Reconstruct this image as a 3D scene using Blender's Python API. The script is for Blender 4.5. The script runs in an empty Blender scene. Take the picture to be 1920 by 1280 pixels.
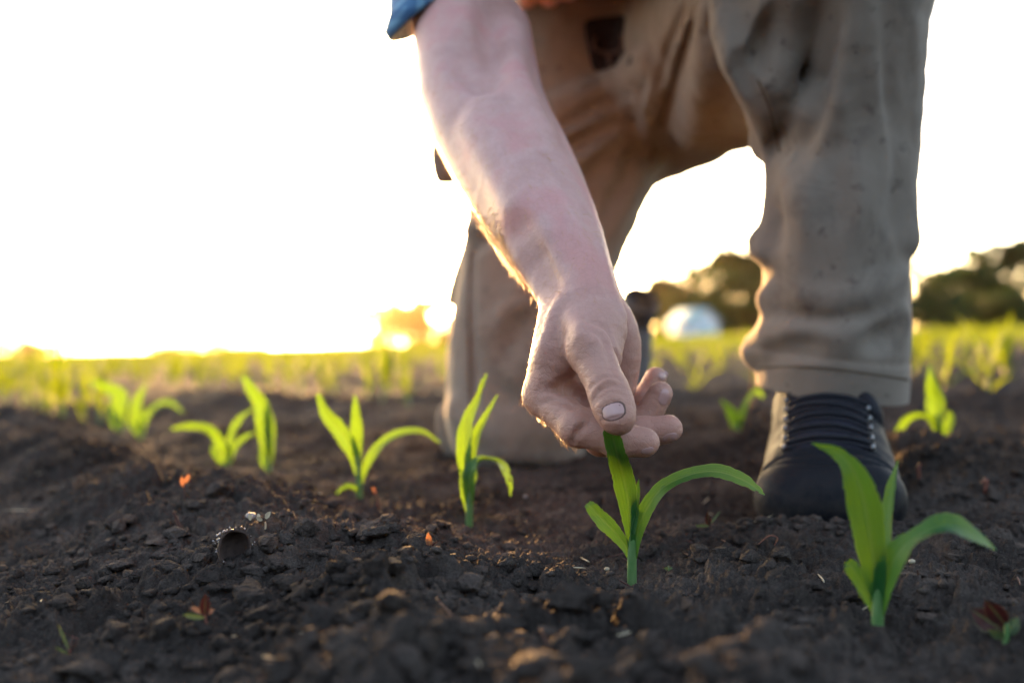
import bpy, math, random
import numpy as np
from mathutils import Vector, Matrix
SC = bpy.context.scene
COL = SC.collection
QUICK = False
rng = np.random.default_rng(7)
random.seed(7)

# ------------------------------------------------------------------ camera
CAM_Z = 0.155
FPX = 1867.0                       # focal length in pixels of the 1920 px photograph (35 mm lens)
ROLL = math.radians(1.67)
cR = np.array([math.cos(ROLL), 0, -math.sin(ROLL)])
cU = np.array([math.sin(ROLL), 0, math.cos(ROLL)])
cF = np.array([0, 1.0, 0])
EYE = np.array([0, 0, CAM_Z])
def P(px, py, d):
    """point seen at photo pixel (px, py) at depth d metres"""
    return EYE + cR*((px-960)/FPX*d) + cU*((640-py)/FPX*d) + cF*d
def ray(px, py):
    v = cR*((px-960)/FPX) + cU*((640-py)/FPX) + cF
    return v
cam_d = bpy.data.cameras.new('camera'); cam = bpy.data.objects.new('camera', cam_d); COL.objects.link(cam)
cam.matrix_world = Matrix(((cR[0], cU[0], 0, 0), (0, 0, -1, 0), (cR[2], cU[2], 0, CAM_Z), (0, 0, 0, 1)))
cam_d.lens = 35; cam_d.sensor_width = 36; cam_d.clip_start = 0.02; cam_d.clip_end = 3000
cam_d.dof.use_dof = True; cam_d.dof.focus_distance = 0.625; cam_d.dof.aperture_fstop = 3.3
SC.camera = cam

# ------------------------------------------------------------------ object helpers
def tag(o, label=None, cat=None, group=None, kind=None):
    if label: o['label'] = label
    if cat: o['category'] = cat
    if group: o['group'] = group
    if kind: o['kind'] = kind
    return o
def empty(name, loc=(0, 0, 0), rz=0):
    o = bpy.data.objects.new(name, None); COL.objects.link(o)
    o.location = loc; o.rotation_euler = (0, 0, rz); o.empty_display_size = .05
    return o
def mesh_np(name, V, F, mats, parent=None, smooth=True, uv=None, midx=None):
    """V (n,3); F list of (m,3|4) int arrays"""
    me = bpy.data.meshes.new(name)
    if not isinstance(F, (list, tuple)): F = [F]
    F = [np.asarray(f, dtype=np.int32) for f in F if len(f)]
    V = np.asarray(V, dtype=np.float32)
    me.vertices.add(len(V)); me.vertices.foreach_set('co', V.ravel())
    loops = np.concatenate([f.ravel() for f in F]); tot = np.concatenate([np.full(len(f), f.shape[1], np.int32) for f in F])
    st = np.concatenate([[0], np.cumsum(tot)[:-1]]).astype(np.int32)
    me.loops.add(len(loops)); me.loops.foreach_set('vertex_index', loops)
    me.polygons.add(len(tot)); me.polygons.foreach_set('loop_start', st); me.polygons.foreach_set('loop_total', tot)
    if smooth: me.polygons.foreach_set('use_smooth', np.ones(len(tot), bool))
    if midx is not None: me.polygons.foreach_set('material_index', np.asarray(midx, np.int32))
    if uv is not None:
        l = me.uv_layers.new(name='UVMap'); l.data.foreach_set('uv', np.asarray(uv, np.float32)[loops].ravel())
    me.update(calc_edges=True); me.validate()
    if not isinstance(mats, (list, tuple)): mats = [mats]
    for m in mats: me.materials.append(m)
    o = bpy.data.objects.new(name, me); COL.objects.link(o)
    if parent is not None: o.parent = parent
    return o
def add_shift(o, loc):
    o.location = loc
    return o
class MB:
    """collects pieces of one mesh"""
    def __init__(s): s.V = []; s.Q = []; s.T = []; s.U = []; s.n = 0; s.mq = []; s.mt = []
    def add(s, V, Q=None, T=None, U=None, m=0):
        V = np.asarray(V, float)
        if Q is not None and len(Q): s.Q.append(np.asarray(Q)+s.n); s.mq += [m]*len(Q)
        if T is not None and len(T): s.T.append(np.asarray(T)+s.n); s.mt += [m]*len(T)
        s.V.append(V); s.U.append(np.zeros((len(V), 2)) if U is None else np.asarray(U)); s.n += len(V)
    def build(s, name, mats, parent=None, smooth=True):
        F = []
        mi = []
        if s.Q: F.append(np.concatenate(s.Q)); mi += s.mq
        if s.T: F.append(np.concatenate(s.T)); mi += s.mt
        return mesh_np(name, np.concatenate(s.V), F, mats, parent, smooth, np.concatenate(s.U), mi)
def unit(v):
    v = np.asarray(v, float); return v/(np.linalg.norm(v)+1e-12)
def catmull(pts, n):
    pts = np.asarray(pts, float); k = len(pts)
    if k == 2: 
        t = np.linspace(0, 1, n)[:, None]; return pts[0]*(1-t)+pts[1]*t
    ext = np.vstack([2*pts[0]-pts[1], pts, 2*pts[-1]-pts[-2]])
    u = np.linspace(0, k-1, n); i = np.minimum(u.astype(int), k-2); t = (u-i)[:, None]
    p0, p1, p2, p3 = ext[i], ext[i+1], ext[i+2], ext[i+3]
    return .5*((2*p1)+(-p0+p2)*t+(2*p0-5*p1+4*p2-p3)*t**2+(-p0+3*p1-3*p2+p3)*t**3)
def tube(pts, radii, seg=8, n=None, cap=True):
    pts = np.asarray(pts, float)
    radii = np.asarray(radii, float)*np.ones(len(pts))
    if n:
        radii = np.interp(np.linspace(0, len(pts)-1, n), np.arange(len(pts)), radii); pts = catmull(pts, n)
    m = len(pts); T = np.gradient(pts, axis=0); T /= np.linalg.norm(T, axis=1)[:, None]+1e-12
    ref = np.array([0, 0, 1.]) if abs(T[0][2]) < .9 else np.array([1., 0, 0])
    V = []; N = unit(np.cross(T[0], ref))
    for i in range(m):
        N = unit(N-T[i]*np.dot(N, T[i])); B = np.cross(T[i], N)
        a = np.arange(seg)*2*math.pi/seg
        V.append(pts[i]+radii[i]*(np.cos(a)[:, None]*N+np.sin(a)[:, None]*B))
    V = np.concatenate(V)
    i = np.arange(m-1)[:, None]; j = np.arange(seg)[None]
    Q = np.stack([i*seg+j, i*seg+(j+1) % seg, (i+1)*seg+(j+1) % seg, (i+1)*seg+j], -1).reshape(-1, 4)
    T3 = []
    if cap:
        c0 = len(V); V = np.vstack([V, pts[:1], pts[-1:]])
        for j in range(seg):
            T3.append((c0, (j+1) % seg, j)); T3.append((c0+1, (m-1)*seg+j, (m-1)*seg+(j+1) % seg))
    return V, Q, np.array(T3, int).reshape(-1, 3)

# ------------------------------------------------------------------ numpy noise
def _h(ix, iy, iz, s):
    with np.errstate(over='ignore'):
        h = (ix.astype(np.int64)*374761393+iy.astype(np.int64)*668265263+iz.astype(np.int64)*2147483647+s*974711) & 0xffffffff
        h = ((h ^ (h >> 13))*1274126177) & 0xffffffff
        h = ((h ^ (h >> 16))*2246822519) & 0xffffffff
        h = h ^ (h >> 15)
    return (h & 0xffffff).astype(np.float32)/np.float32(0xffffff)
def vn2(x, y, s=0):
    ix = np.floor(x); iy = np.floor(y); fx = x-ix; fy = y-iy; z = np.zeros(1, np.int64)
    ix = ix.astype(np.int64); iy = iy.astype(np.int64)
    ux = fx*fx*fx*(fx*(fx*6-15)+10); uy = fy*fy*fy*(fy*(fy*6-15)+10)
    a = _h(ix, iy, z, s); b = _h(ix+1, iy, z, s); c = _h(ix, iy+1, z, s); d = _h(ix+1, iy+1, z, s)
    return (a*(1-ux)+b*ux)*(1-uy)+(c*(1-ux)+d*ux)*uy-.5
def fbm2(x, y, oct=4, s=0, gain=.5):
    r = 0; a = 1.
    for o in range(oct):
        r = r+a*vn2(x*2**o+o*17.3, y*2**o-o*9.1, s+o); a *= gain
    return r
def vn3(p, s=0):
    ip = np.floor(p); f = p-ip; u = f*f*(3-2*f); i = ip.astype(np.int64); r = 0
    for dx in (0, 1):
        for dy in (0, 1):
            for dz in (0, 1):
                w = (u[:, 0] if dx else 1-u[:, 0])*(u[:, 1] if dy else 1-u[:, 1])*(u[:, 2] if dz else 1-u[:, 2])
                r = r+w*_h(i[:, 0]+dx, i[:, 1]+dy, i[:, 2]+dz, s)
    return r-.5
def fbm3(p, oct=3, s=0, gain=.5):
    r = 0; a = 1.
    for o in range(oct):
        r = r+a*vn3(p*2**o+o*13.7, s+o); a *= gain
    return r
def voro2(x, y, s=0, jit=.9):
    ix = np.floor(x).astype(np.int64); iy = np.floor(y).astype(np.int64); z = np.zeros(1, np.int64)
    F1 = np.full(x.shape, 9., np.float32); F2 = F1.copy(); R = np.zeros(x.shape, np.float32)
    for dx in (-1, 0, 1):
        for dy in (-1, 0, 1):
            cx = ix+dx; cy = iy+dy
            qx = cx+.5+jit*(_h(cx, cy, z, s)-.5); qy = cy+.5+jit*(_h(cx, cy, z, s+31)-.5)
            d = np.sqrt((x-qx)**2+(y-qy)**2); r = _h(cx, cy, z, s+77)
            c = d < F1
            F2 = np.where(c, F1, np.minimum(F2, d)); R = np.where(c, r, R); F1 = np.where(c, d, F1)
    return F1, F2, R
def sstep(a, b, x):
    t = np.clip((x-a)/(b-a), 0, 1); return t*t*(3-2*t)

# ------------------------------------------------------------------ smooth solids (signed distance + surface nets)
class SDF:
    def __init__(s): s.prims = []
    def cap(s, a, b, ra, rb=None, k=.01, op='u', axis=None, flat=1.0):
        s.prims.append(('c', np.asarray(a, float), np.asarray(b, float), ra, ra if rb is None else rb, k, op, None if axis is None else unit(axis), flat)); return s
    def chain(s, pts, rs, k=.01, op='u', axis=None, flat=1.0):
        g = SDF()
        for i in range(len(pts)-1): g.cap(pts[i], pts[i+1], rs[i], rs[i+1], k, op, axis, flat)
        s.prims.append(('g', g.prims, k, op)); return s
    @staticmethod
    def ko(pr): return (pr[5], pr[6]) if pr[0] == 'c' else ((pr[4], pr[5]) if pr[0] == 'e' else (pr[2], pr[3]))
    def chainS(s, pts, rs, k=.01, n=14, op='u', axis=None, flat=1.0):
        rs = np.interp(np.linspace(0, len(rs)-1, n), np.arange(len(rs)), rs) if len(rs) < 3 else catmull(np.array(rs)[:, None], n)[:, 0]
        return s.chain(catmull(pts, n), rs, k, op, axis, flat)
    def ell(s, c, r, R=None, k=.01, op='u'):
        s.prims.append(('e', np.asarray(c, float), np.asarray(r, float), np.eye(3) if R is None else np.asarray(R, float), k, op)); return s
    @staticmethod
    def dist(pr, p):
        if pr[0] == 'g':
            D = None
            for q in pr[1]:
                d = SDF.dist(q, p); D = d if D is None else np.minimum(D, d)
            return D
        if pr[0] == 'c':
            _, a, b, ra, rb, k, op, ax, fl = pr
            ab = (b-a).astype(p.dtype); L = float(ab@ab)+1e-12
            pa = p-a.astype(p.dtype)
            t = np.clip(pa@ab/L, 0, 1)
            v = pa-t[..., None]*ab
            q = np.einsum('...i,...i', v, v)
            if ax is not None:
                c = v@ax.astype(p.dtype); q = q+c*c*(1/(fl*fl)-1)
            return np.sqrt(q)-(ra+(rb-ra)*t)
        _, c, r, R, k, op = pr
        q = (p-c.astype(p.dtype))@R.T.astype(p.dtype)       # rows of R are the axes
        k0 = np.sqrt((((q/r.astype(p.dtype))**2)).sum(-1)); k1 = np.sqrt(((q/(r*r).astype(p.dtype))**2).sum(-1))
        return k0*(k0-1)/(k1+1e-9)
    @staticmethod
    def box(pr):
        if pr[0] == 'g':
            bb = [SDF.box(q) for q in pr[1]]; return np.min([b[0] for b in bb], 0), np.max([b[1] for b in bb], 0)
        if pr[0] == 'c':
            _, a, b, ra, rb, k, op, ax, fl = pr; r = max(ra, rb)*max(1, fl)+k
            return np.minimum(a, b)-r, np.maximum(a, b)+r
        r = max(pr[2])+pr[4]
        return pr[1]-r, pr[1]+r
    @staticmethod
    def comb(D, d, k, op):
        if op == 'u':
            h = np.clip(.5+.5*(D-d)/k, 0, 1); return D+(d-D)*h-k*h*(1-h)
        h = np.clip(.5-.5*(D+d)/k, 0, 1); return D+(-d-D)*h+k*h*(1-h)
    def eval(s, p):
        D = np.full(p.shape[:-1], 1.0)
        for pr in s.prims:
            k, op = s.ko(pr)
            D = s.comb(D, s.dist(pr, p), k, op)
        return D
    def hit(s, px, py, d0=.4, d1=2.2):
        ds = np.linspace(d0, d1, 500); v = ray(px, py)
        if len(getattr(s, '_flat', ())) != len(s.prims):
            s._flat = [(pr, s.box(pr)) for pr in s.prims]
        # keep only the pieces whose box the ray crosses
        def cross(b):
            with np.errstate(divide='ignore'):
                t0 = (b[0]-.012-EYE)/v; t1 = (b[1]+.012-EYE)/v
            a = np.minimum(t0, t1).max(); z = np.maximum(t0, t1).min(); return a <= z and z > d0 and a < d1
        full, s0 = s.prims, s
        s = SDF(); s.prims = []
        for pr, b in s0._flat:
            if not cross(b): continue
            if pr[0] == 'g':
                sub = [q for q in pr[1] if cross(SDF.box(q))]
                if sub: s.prims.append(('g', sub, pr[2], pr[3]))
            else: s.prims.append(pr)
        D = s.eval(EYE+ds[:, None]*v)
        i = np.argmax(D < 0)
        if D[i] >= 0: return ds[np.argmin(D)]
        if i == 0: return ds[0]
        d2 = np.linspace(ds[i-1], ds[i], 24); D = s.eval(EYE+d2[:, None]*v); j = max(1, int(np.argmax(D < 0)))
        return d2[j-1]+(d2[j]-d2[j-1])*D[j-1]/(D[j-1]-D[j]+1e-12)
    def ridge(s, pts, r, k=.012, sink=None, rs=None):
        sink = r*.55 if sink is None else sink
        base = SDF(); base.prims = list(s.prims)
        n = max(len(pts)+2, 6); pp = catmull(np.array([(x, y, 0) for x, y in pts], float), n)
        q = []
        for i, (x, y, _) in enumerate(pp):
            e = min(1., 2.6*min(i, n-1-i)/(n-1)); q.append(P(x, y, base.hit(x, y)+sink+(1-e)*(r-sink+.25*k)))
        s.chain(q, [r]*n, k)
    def groove(s, pts, r, k=.008, depth=None):
        depth = r*.6 if depth is None else depth
        base = SDF(); base.prims = list(s.prims)
        n = max(len(pts)+2, 6); pp = catmull(np.array([(x, y, 0) for x, y in pts], float), n)
        q = []
        for i, (x, y, _) in enumerate(pp):
            e = min(1., 2.6*min(i, n-1-i)/(n-1)+.05); q.append(P(x, y, base.hit(x, y)-(r-depth*e)+(1-e)*(-.3*k)))
        s.chain(q, [r]*n, k, 's')
    def mesh(s, vox, lo=None, hi=None):
        un = [pr for pr in s.prims if s.ko(pr)[1] == 'u']
        bb = [s.box(pr) for pr in un]
        L = np.min([b[0] for b in bb], 0) if lo is None else np.asarray(lo, float)
        H = np.max([b[1] for b in bb], 0) if hi is None else np.asarray(hi, float)
        L = L-2*vox; n = np.ceil((H-L)/vox).astype(int)+3
        D = np.full(n, 1.0, np.float32)
        ax = [(L[i]+np.arange(n[i])*vox).astype(np.float32) for i in range(3)]
        for pr in s.prims:
            k, op = s.ko(pr)
            b0, b1 = s.box(pr)
            i0 = np.clip(np.floor((b0-L)/vox).astype(int)-3, 0, n); i1 = np.clip(np.ceil((b1-L)/vox).astype(int)+4, 0, n)
            if np.any(i1 <= i0): continue
            sl = tuple(slice(i0[i], i1[i]) for i in range(3))
            if pr[0] == 'g':
                dd = np.full(i1-i0, 1.0, np.float32)
                for q in pr[1]:
                    c0, c1 = s.box(q)
                    j0 = np.clip(np.floor((c0-L)/vox).astype(int)-3, i0, i1); j1 = np.clip(np.ceil((c1-L)/vox).astype(int)+4, i0, i1)
                    if np.any(j1 <= j0): continue
                    g = np.stack(np.meshgrid(*[ax[i][j0[i]:j1[i]] for i in range(3)], indexing='ij'), -1)
                    s2 = tuple(slice(j0[i]-i0[i], j1[i]-i0[i]) for i in range(3))
                    dd[s2] = np.minimum(dd[s2], s.dist(q, g))
            else:
                g = np.stack(np.meshgrid(*[ax[i][sl[i]] for i in range(3)], indexing='ij'), -1)
                dd = s.dist(pr, g)
            D[sl] = s.comb(D[sl], dd, np.float32(k), op)
        ins = D < 0
        # keep open at the clip box: close it
        for a in range(3):
            idx = [slice(None)]*3
            for e in (0, -1):
                idx[a] = e; D[tuple(idx)] = np.maximum(D[tuple(idx)], .3*vox)
        ins = D < 0
        i8 = ins.astype(np.int8)
        c = i8[:-1]+i8[1:]; c = c[:, :-1]+c[:, 1:]; c = c[:, :, :-1]+c[:, :, 1:]
        cells = np.argwhere((c > 0) & (c < 8))
        cid = np.full(c.shape, -1, np.int32); cid[tuple(cells.T)] = np.arange(len(cells))
        off = np.array([(x, y, z) for x in (0, 1) for y in (0, 1) for z in (0, 1)])
        vals = np.stack([D[tuple((cells+o).T)] for o in off], 1)
        acc = np.zeros((len(cells), 3)); cnt = np.zeros(len(cells))
        for a in range(8):
            for b in range(a+1, 8):
                if np.abs(off[a]-off[b]).sum() != 1: continue
                va, vb = vals[:, a], vals[:, b]; m = (va < 0) != (vb < 0)
                t = np.where(m, va/(va-vb+1e-20), 0)[:, None]
                acc += np.where(m[:, None], off[a]+t*(off[b]-off[a]), 0); cnt += m
        V = L+(cells+acc/cnt[:, None])*vox
        Q = []
        for a in range(3):
            u, v = [(1, 2), (2, 0), (0, 1)][a]
            s0 = [slice(None)]*3; s1 = [slice(None)]*3; s0[a] = slice(0, -1); s1[a] = slice(1, None)
            ch = ins[tuple(s0)] != ins[tuple(s1)]
            e = np.argwhere(ch)
            e = e[(e[:, u] > 0) & (e[:, v] > 0) & (e[:, u] < n[u]-1) & (e[:, v] < n[v]-1)]
            fl = ins[tuple(e.T)]
            def cc(du, dv):
                q = e.copy(); q[:, u] -= du; q[:, v] -= dv; return cid[tuple(q.T)]
            q = np.stack([cc(1, 1), cc(0, 1), cc(0, 0), cc(1, 0)], 1)
            q[~fl] = q[~fl][:, ::-1]
            Q.append(q)
        Q = np.concatenate(Q); Q = Q[(Q >= 0).all(1)]
        return V, Q
def normals(V, Q):
    n = np.cross(V[Q[:, 2]]-V[Q[:, 0]], V[Q[:, 3]]-V[Q[:, 1]]) if Q.shape[1] == 4 else np.cross(V[Q[:, 1]]-V[Q[:, 0]], V[Q[:, 2]]-V[Q[:, 0]])
    N = np.zeros_like(V)
    for j in range(Q.shape[1]): np.add.at(N, Q[:, j], n)
    return N/(np.linalg.norm(N, axis=1)[:, None]+1e-20)
def relax(V, Q, it=1, lam=.5):
    for _ in range(it):
        S = np.zeros_like(V); C = np.zeros(len(V))
        for j in range(4):
            a, b = Q[:, j], Q[:, (j+1) % 4]
            np.add.at(S, a, V[b]); np.add.at(S, b, V[a]); np.add.at(C, a, 1); np.add.at(C, b, 1)
        V = V+lam*(S/np.maximum(C, 1)[:, None]-V)
    return V

# ------------------------------------------------------------------ materials
def nt(name):
    m = bpy.data.materials.new(name); m.use_nodes = True; t = m.node_tree; t.nodes.clear()
    out = t.nodes.new('ShaderNodeOutputMaterial'); return m, t, out
def N(t, typ, **kw):
    n = t.nodes.new(typ)
    for k, v in kw.items():
        if k.startswith('i_'):
            key = k[2:]; key = int(key) if key.isdigit() else key.replace('_', ' ')
            n.inputs[key].default_value = v
        else: setattr(n, k, v)
    return n
def ramp(t, fac, stops):
    r = t.nodes.new('ShaderNodeValToRGB'); e = r.color_ramp.elements
    while len(e) > 1: e.remove(e[-1])
    e[0].position = stops[0][0]; e[0].color = (*stops[0][1], 1)
    for p, c in stops[1:]:
        x = e.new(p); x.color = (*c, 1)
    t.links.new(fac, r.inputs[0]); return r.outputs[0]
def noise_fac(t, scale, detail=4, rough=.55, coord='Object', vec=None, dist=0):
    if vec is None:
        tc = t.nodes.new('ShaderNodeTexCoord'); vec = tc.outputs[coord]
    n = N(t, 'ShaderNodeTexNoise', i_Scale=scale, i_Detail=detail, i_Roughness=rough, i_Distortion=dist)
    t.links.new(vec, n.inputs['Vector']); return n.outputs[0]
def mixc(t, fac, a, b, mode='MIX'):
    m = t.nodes.new('ShaderNodeMix'); m.data_type = 'RGBA'; m.blend_type = mode
    for s, v in ((m.inputs[0], fac), (m.inputs[6], a), (m.inputs[7], b)):
        if isinstance(v, (int, float)): s.default_value = v
        elif isinstance(v, (tuple, list)): s.default_value = (*v, 1) if len(v) == 3 else v
        else: t.links.new(v, s)
    return m.outputs[2]
def math_(t, op, a, b=0.0):
    m = t.nodes.new('ShaderNodeMath'); m.operation = op
    for s, v in ((m.inputs[0], a), (m.inputs[1], b)):
        if isinstance(v, (int, float)): s.default_value = v
        else: t.links.new(v, s)
    return m.outputs[0]
def bump(t, h, strength=.5, dist=.002, nrm=None):
    b = N(t, 'ShaderNodeBump', i_Strength=strength, i_Distance=dist); t.links.new(h, b.inputs['Height'])
    if nrm is not None: t.links.new(nrm, b.inputs['Normal'])
    return b.outputs[0]
def princ(t, out, col, rough=.8, spec=.3, nrm=None, **kw):
    p = t.nodes.new('ShaderNodeBsdfPrincipled')
    if isinstance(col, (tuple, list)): p.inputs['Base Color'].default_value = (*col, 1)
    else: t.links.new(col, p.inputs['Base Color'])
    if isinstance(rough, (int, float)): p.inputs['Roughness'].default_value = rough
    else: t.links.new(rough, p.inputs['Roughness'])
    p.inputs['Specular IOR Level'].default_value = spec
    if nrm is not None: t.links.new(nrm, p.inputs['Normal'])
    for k, v in kw.items(): p.inputs[k.replace('_', ' ')].default_value = v
    t.links.new(p.outputs[0], out.inputs[0]); return p
def plain(name, c1, c2, scale=30, rough=.7, spec=.3, bs=0., bscale=200, bd=.001, **kw):
    m, t, out = nt(name)
    col = ramp(t, noise_fac(t, scale), [(.3, c1), (.7, c2)])
    nrm = bump(t, noise_fac(t, bscale, 5), bs, bd) if bs else None
    princ(t, out, col, rough, spec, nrm, **kw); return m
# ------------------------------------------------------------------ the materials
def soil_mat(name, light=1.0):
    m, t, out = nt(name)
    a = noise_fac(t, 9, 6, .6); b = noise_fac(t, 160, 5, .65); c = noise_fac(t, 900, 3, .6)
    f = math_(t, 'ADD', math_(t, 'MULTIPLY', a, .5), math_(t, 'ADD', math_(t, 'MULTIPLY', b, .3), math_(t, 'MULTIPLY', c, .2)))
    k = light
    col = ramp(t, f, [(.36, (.019*k, .0150*k, .0132*k)), (.5, (.054*k, .0425*k, .0365*k)), (.64, (.120*k, .093*k, .078*k))])
    vs = N(t, 'ShaderNodeTexVoronoi', i_Scale=300.0); tc = N(t, 'ShaderNodeTexCoord'); t.links.new(tc.outputs['Object'], vs.inputs['Vector'])
    sp_ = ramp(t, vs.outputs['Distance'], [(.08, (1, 1, 1)), (.13, (0, 0, 0))]); pk = N(t, 'ShaderNodeSeparateColor'); t.links.new(vs.outputs['Color'], pk.inputs[0])
    sel = math_(t, 'GREATER_THAN', pk.outputs[0], .93)
    col = mixc(t, math_(t, 'MULTIPLY', math_(t, 'MULTIPLY', sp_, sel), .7), col, (.22, .19, .165))
    n1 = bump(t, b, .7, .005); n2 = bump(t, c, .9, .0018, n1)
    princ(t, out, col, 1.0, .04, n2); return m
M = {}
M['soil'] = soil_mat('dark_soil')
M['clod'] = soil_mat('soil_clod', 1.1)

def leaf_mat(name, refl, refl2, trans, trans_w=.5, ro=.42, sp=.35):
    m, t, out = nt(name)
    uv = N(t, 'ShaderNodeUVMap'); sep = N(t, 'ShaderNodeSeparateXYZ'); t.links.new(uv.outputs[0], sep.inputs[0])
    u = sep.outputs[0]; v = sep.outputs[1]
    n = noise_fac(t, 60, 3)
    col = mixc(t, n, refl, refl2)
    tr = mixc(t, n, tuple(.8*x for x in trans), trans)
    veins = math_(t, 'ADD', math_(t, 'MULTIPLY', math_(t, 'SINE', math_(t, 'MULTIPLY', u, 44.0)), .5), .5)
    mid = math_(t, 'SUBTRACT', 1.0, math_(t, 'MULTIPLY', math_(t, 'ABSOLUTE', math_(t, 'SUBTRACT', u, .5)), 11.0))
    midc = N(t, 'ShaderNodeClamp'); t.links.new(mid, midc.inputs[0])
    col = mixc(t, math_(t, 'MULTIPLY', veins, .12), col, tuple(min(1, 1.9*x) for x in refl2))
    col = mixc(t, math_(t, 'MULTIPLY', midc.outputs[0], .55), col, (.16, .26, .08))
    tr = mixc(t, math_(t, 'MULTIPLY', midc.outputs[0], .45), tr, tuple(.55*x for x in trans))
    # dry, pale margin of the blade
    ed = N(t, 'ShaderNodeClamp'); t.links.new(math_(t, 'MULTIPLY', math_(t, 'SUBTRACT', math_(t, 'ABSOLUTE', math_(t, 'SUBTRACT', u, .5)), .455), 22.0), ed.inputs[0])
    col = mixc(t, math_(t, 'MULTIPLY', ed.outputs[0], .5), col, (.34, .40, .14))
    nr = bump(t, math_(t, 'ADD', veins, math_(t, 'MULTIPLY', noise_fac(t, 350, 3), .6)), .25, .0006)
    p = N(t, 'ShaderNodeBsdfPrincipled'); t.links.new(col, p.inputs['Base Color'])
    p.inputs['Roughness'].default_value = ro; p.inputs['Specular IOR Level'].default_value = sp
    t.links.new(nr, p.inputs['Normal'])
    tl = N(t, 'ShaderNodeBsdfTranslucent'); t.links.new(tr, tl.inputs[0]); t.links.new(nr, tl.inputs['Normal'])
    mx = N(t, 'ShaderNodeMixShader', i_0=trans_w); t.links.new(p.outputs[0], mx.inputs[1]); t.links.new(tl.outputs[0], mx.inputs[2])
    t.links.new(mx.outputs[0], out.inputs[0]); return m
M['leaf'] = leaf_mat('corn_leaf_blade', (.014, .092, .026), (.024, .125, .032), (.118, .215, .006), .44)
M['stem'] = plain('corn_stem', (.06, .15, .035), (.12, .20, .07), 60, .45, .4, .2, 300, .0008)
M['leaf_far'] = leaf_mat('far_corn_leaf', (.028, .095, .014), (.05, .125, .016), (.165, .215, .005), .43, .65, .08)
M['weed_green'] = leaf_mat('weed_leaf_green', (.035, .07, .035), (.06, .10, .045), (.08, .10, .03), .35)
M['weed_red'] = leaf_mat('weed_leaf_red', (.030, .010, .010), (.045, .014, .014), (.05, .010, .008), .2)
M['weed_pink'] = leaf_mat('weed_leaf_pink', (.15, .07, .045), (.20, .10, .06), (.22, .09, .04), .35)
M['straw'] = plain('dry_straw', (.30, .22, .13), (.48, .40, .28), 80, .7, .3)
M['twig'] = plain('dark_twig', (.05, .025, .02), (.10, .05, .04), 80, .8, .2)
M['redsprout'] = plain('red_sprout', (.14, .045, .03), (.20, .07, .045), 80, .6, .3)

def skin_mat():
    m, t, out = nt('weathered_skin')
    big = noise_fac(t, 22, 3, .55); mid = noise_fac(t, 90, 4, .6); fine = noise_fac(t, 700, 3, .6)
    col = ramp(t, big, [(.34, (.54, .325, .28)), (.5, (.64, .40, .355)), (.64, (.65, .33, .30))])
    col = mixc(t, math_(t, 'MULTIPLY', mid, .55), col, (.52, .225, .20))
    vo = N(t, 'ShaderNodeTexVoronoi', i_Scale=85.0); tc = N(t, 'ShaderNodeTexCoord'); t.links.new(tc.outputs['Object'], vo.inputs['Vector'])
    fr = ramp(t, vo.outputs['Distance'], [(.05, (1, 1, 1)), (.10, (0, 0, 0))])
    thin = ramp(t, noise_fac(t, 31, 2), [(.55, (0, 0, 0)), (.62, (1, 1, 1))])
    col = mixc(t, math_(t, 'MULTIPLY', math_(t, 'MULTIPLY', fr, thin), .45), col, (.20, .085, .05))
    # the hand is more tanned and ruddier than the forearm
    sz = N(t, 'ShaderNodeSeparateXYZ'); t.links.new(tc.outputs['Object'], sz.inputs[0])
    tan = N(t, 'ShaderNodeMapRange', i_1=.24, i_2=.13); t.links.new(sz.outputs[2], tan.inputs[0])
    col = mixc(t, math_(t, 'MULTIPLY', tan.outputs[0], .78), col, (.40, .195, .130))
    w_ = N(t, 'ShaderNodeMapping', i_Scale=(150., 150., 420.)); t.links.new(tc.outputs['Object'], w_.inputs[0])
    wr_ = noise_fac(t, 1.0, 3, .6, vec=w_.outputs[0])
    v3 = N(t, 'ShaderNodeTexVoronoi', i_Scale=230.0, feature='DISTANCE_TO_EDGE'); t.links.new(tc.outputs['Object'], v3.inputs['Vector'])
    ln3 = ramp(t, v3.outputs['Distance'], [(.0, (0, 0, 0)), (.10, (1, 1, 1))])
    col = mixc(t, math_(t, 'MULTIPLY', math_(t, 'SUBTRACT', 1.0, ln3), .10), col, (.22, .09, .07))
    # fine crossed skin lines
    v2 = N(t, 'ShaderNodeTexVoronoi', i_Scale=620.0, feature='DISTANCE_TO_EDGE'); t.links.new(tc.outputs['Object'], v2.inputs['Vector'])
    ln = ramp(t, v2.outputs['Distance'], [(.0, (0, 0, 0)), (.12, (1, 1, 1))])
    n1 = bump(t, mid, .12, .0010); n2 = bump(t, ln, .28, .0004, n1); hb = N(t, 'ShaderNodeBump', i_Distance=.0011); t.links.new(math_(t, 'MULTIPLY', tan.outputs[0], .30), hb.inputs['Strength']); t.links.new(math_(t, 'ADD', wr_, math_(t, 'MULTIPLY', ln3, .5)), hb.inputs['Height']); t.links.new(n2, hb.inputs['Normal']); n2 = hb.outputs[0]; n3 = bump(t, fine, .35, .0005, n2)
    p = princ(t, out, col, .50, .42, n3)
    p.inputs['Subsurface Weight'].default_value = .18; p.inputs['Subsurface Radius'].default_value = (1., .35, .2); p.inputs['Subsurface Scale'].default_value = .006
    return m
M['skin'] = skin_mat()
M['nail'] = plain('finger_nail', (.42, .23, .20), (.50, .30, .27), 60, .22, .5)
M['hair_dark'] = plain('short_brown_hair', (.05, .03, .02), (.09, .055, .035), 200, .6, .3, .6, 700, .002)
M['nail_edge'] = plain('nail_rim_dirt', (.10, .05, .04), (.16, .09, .07), 90, .7, .2)
M['hair'] = plain('arm_hair', (.42, .20, .05), (.58, .31, .09), 40, .4, .5)
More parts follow.
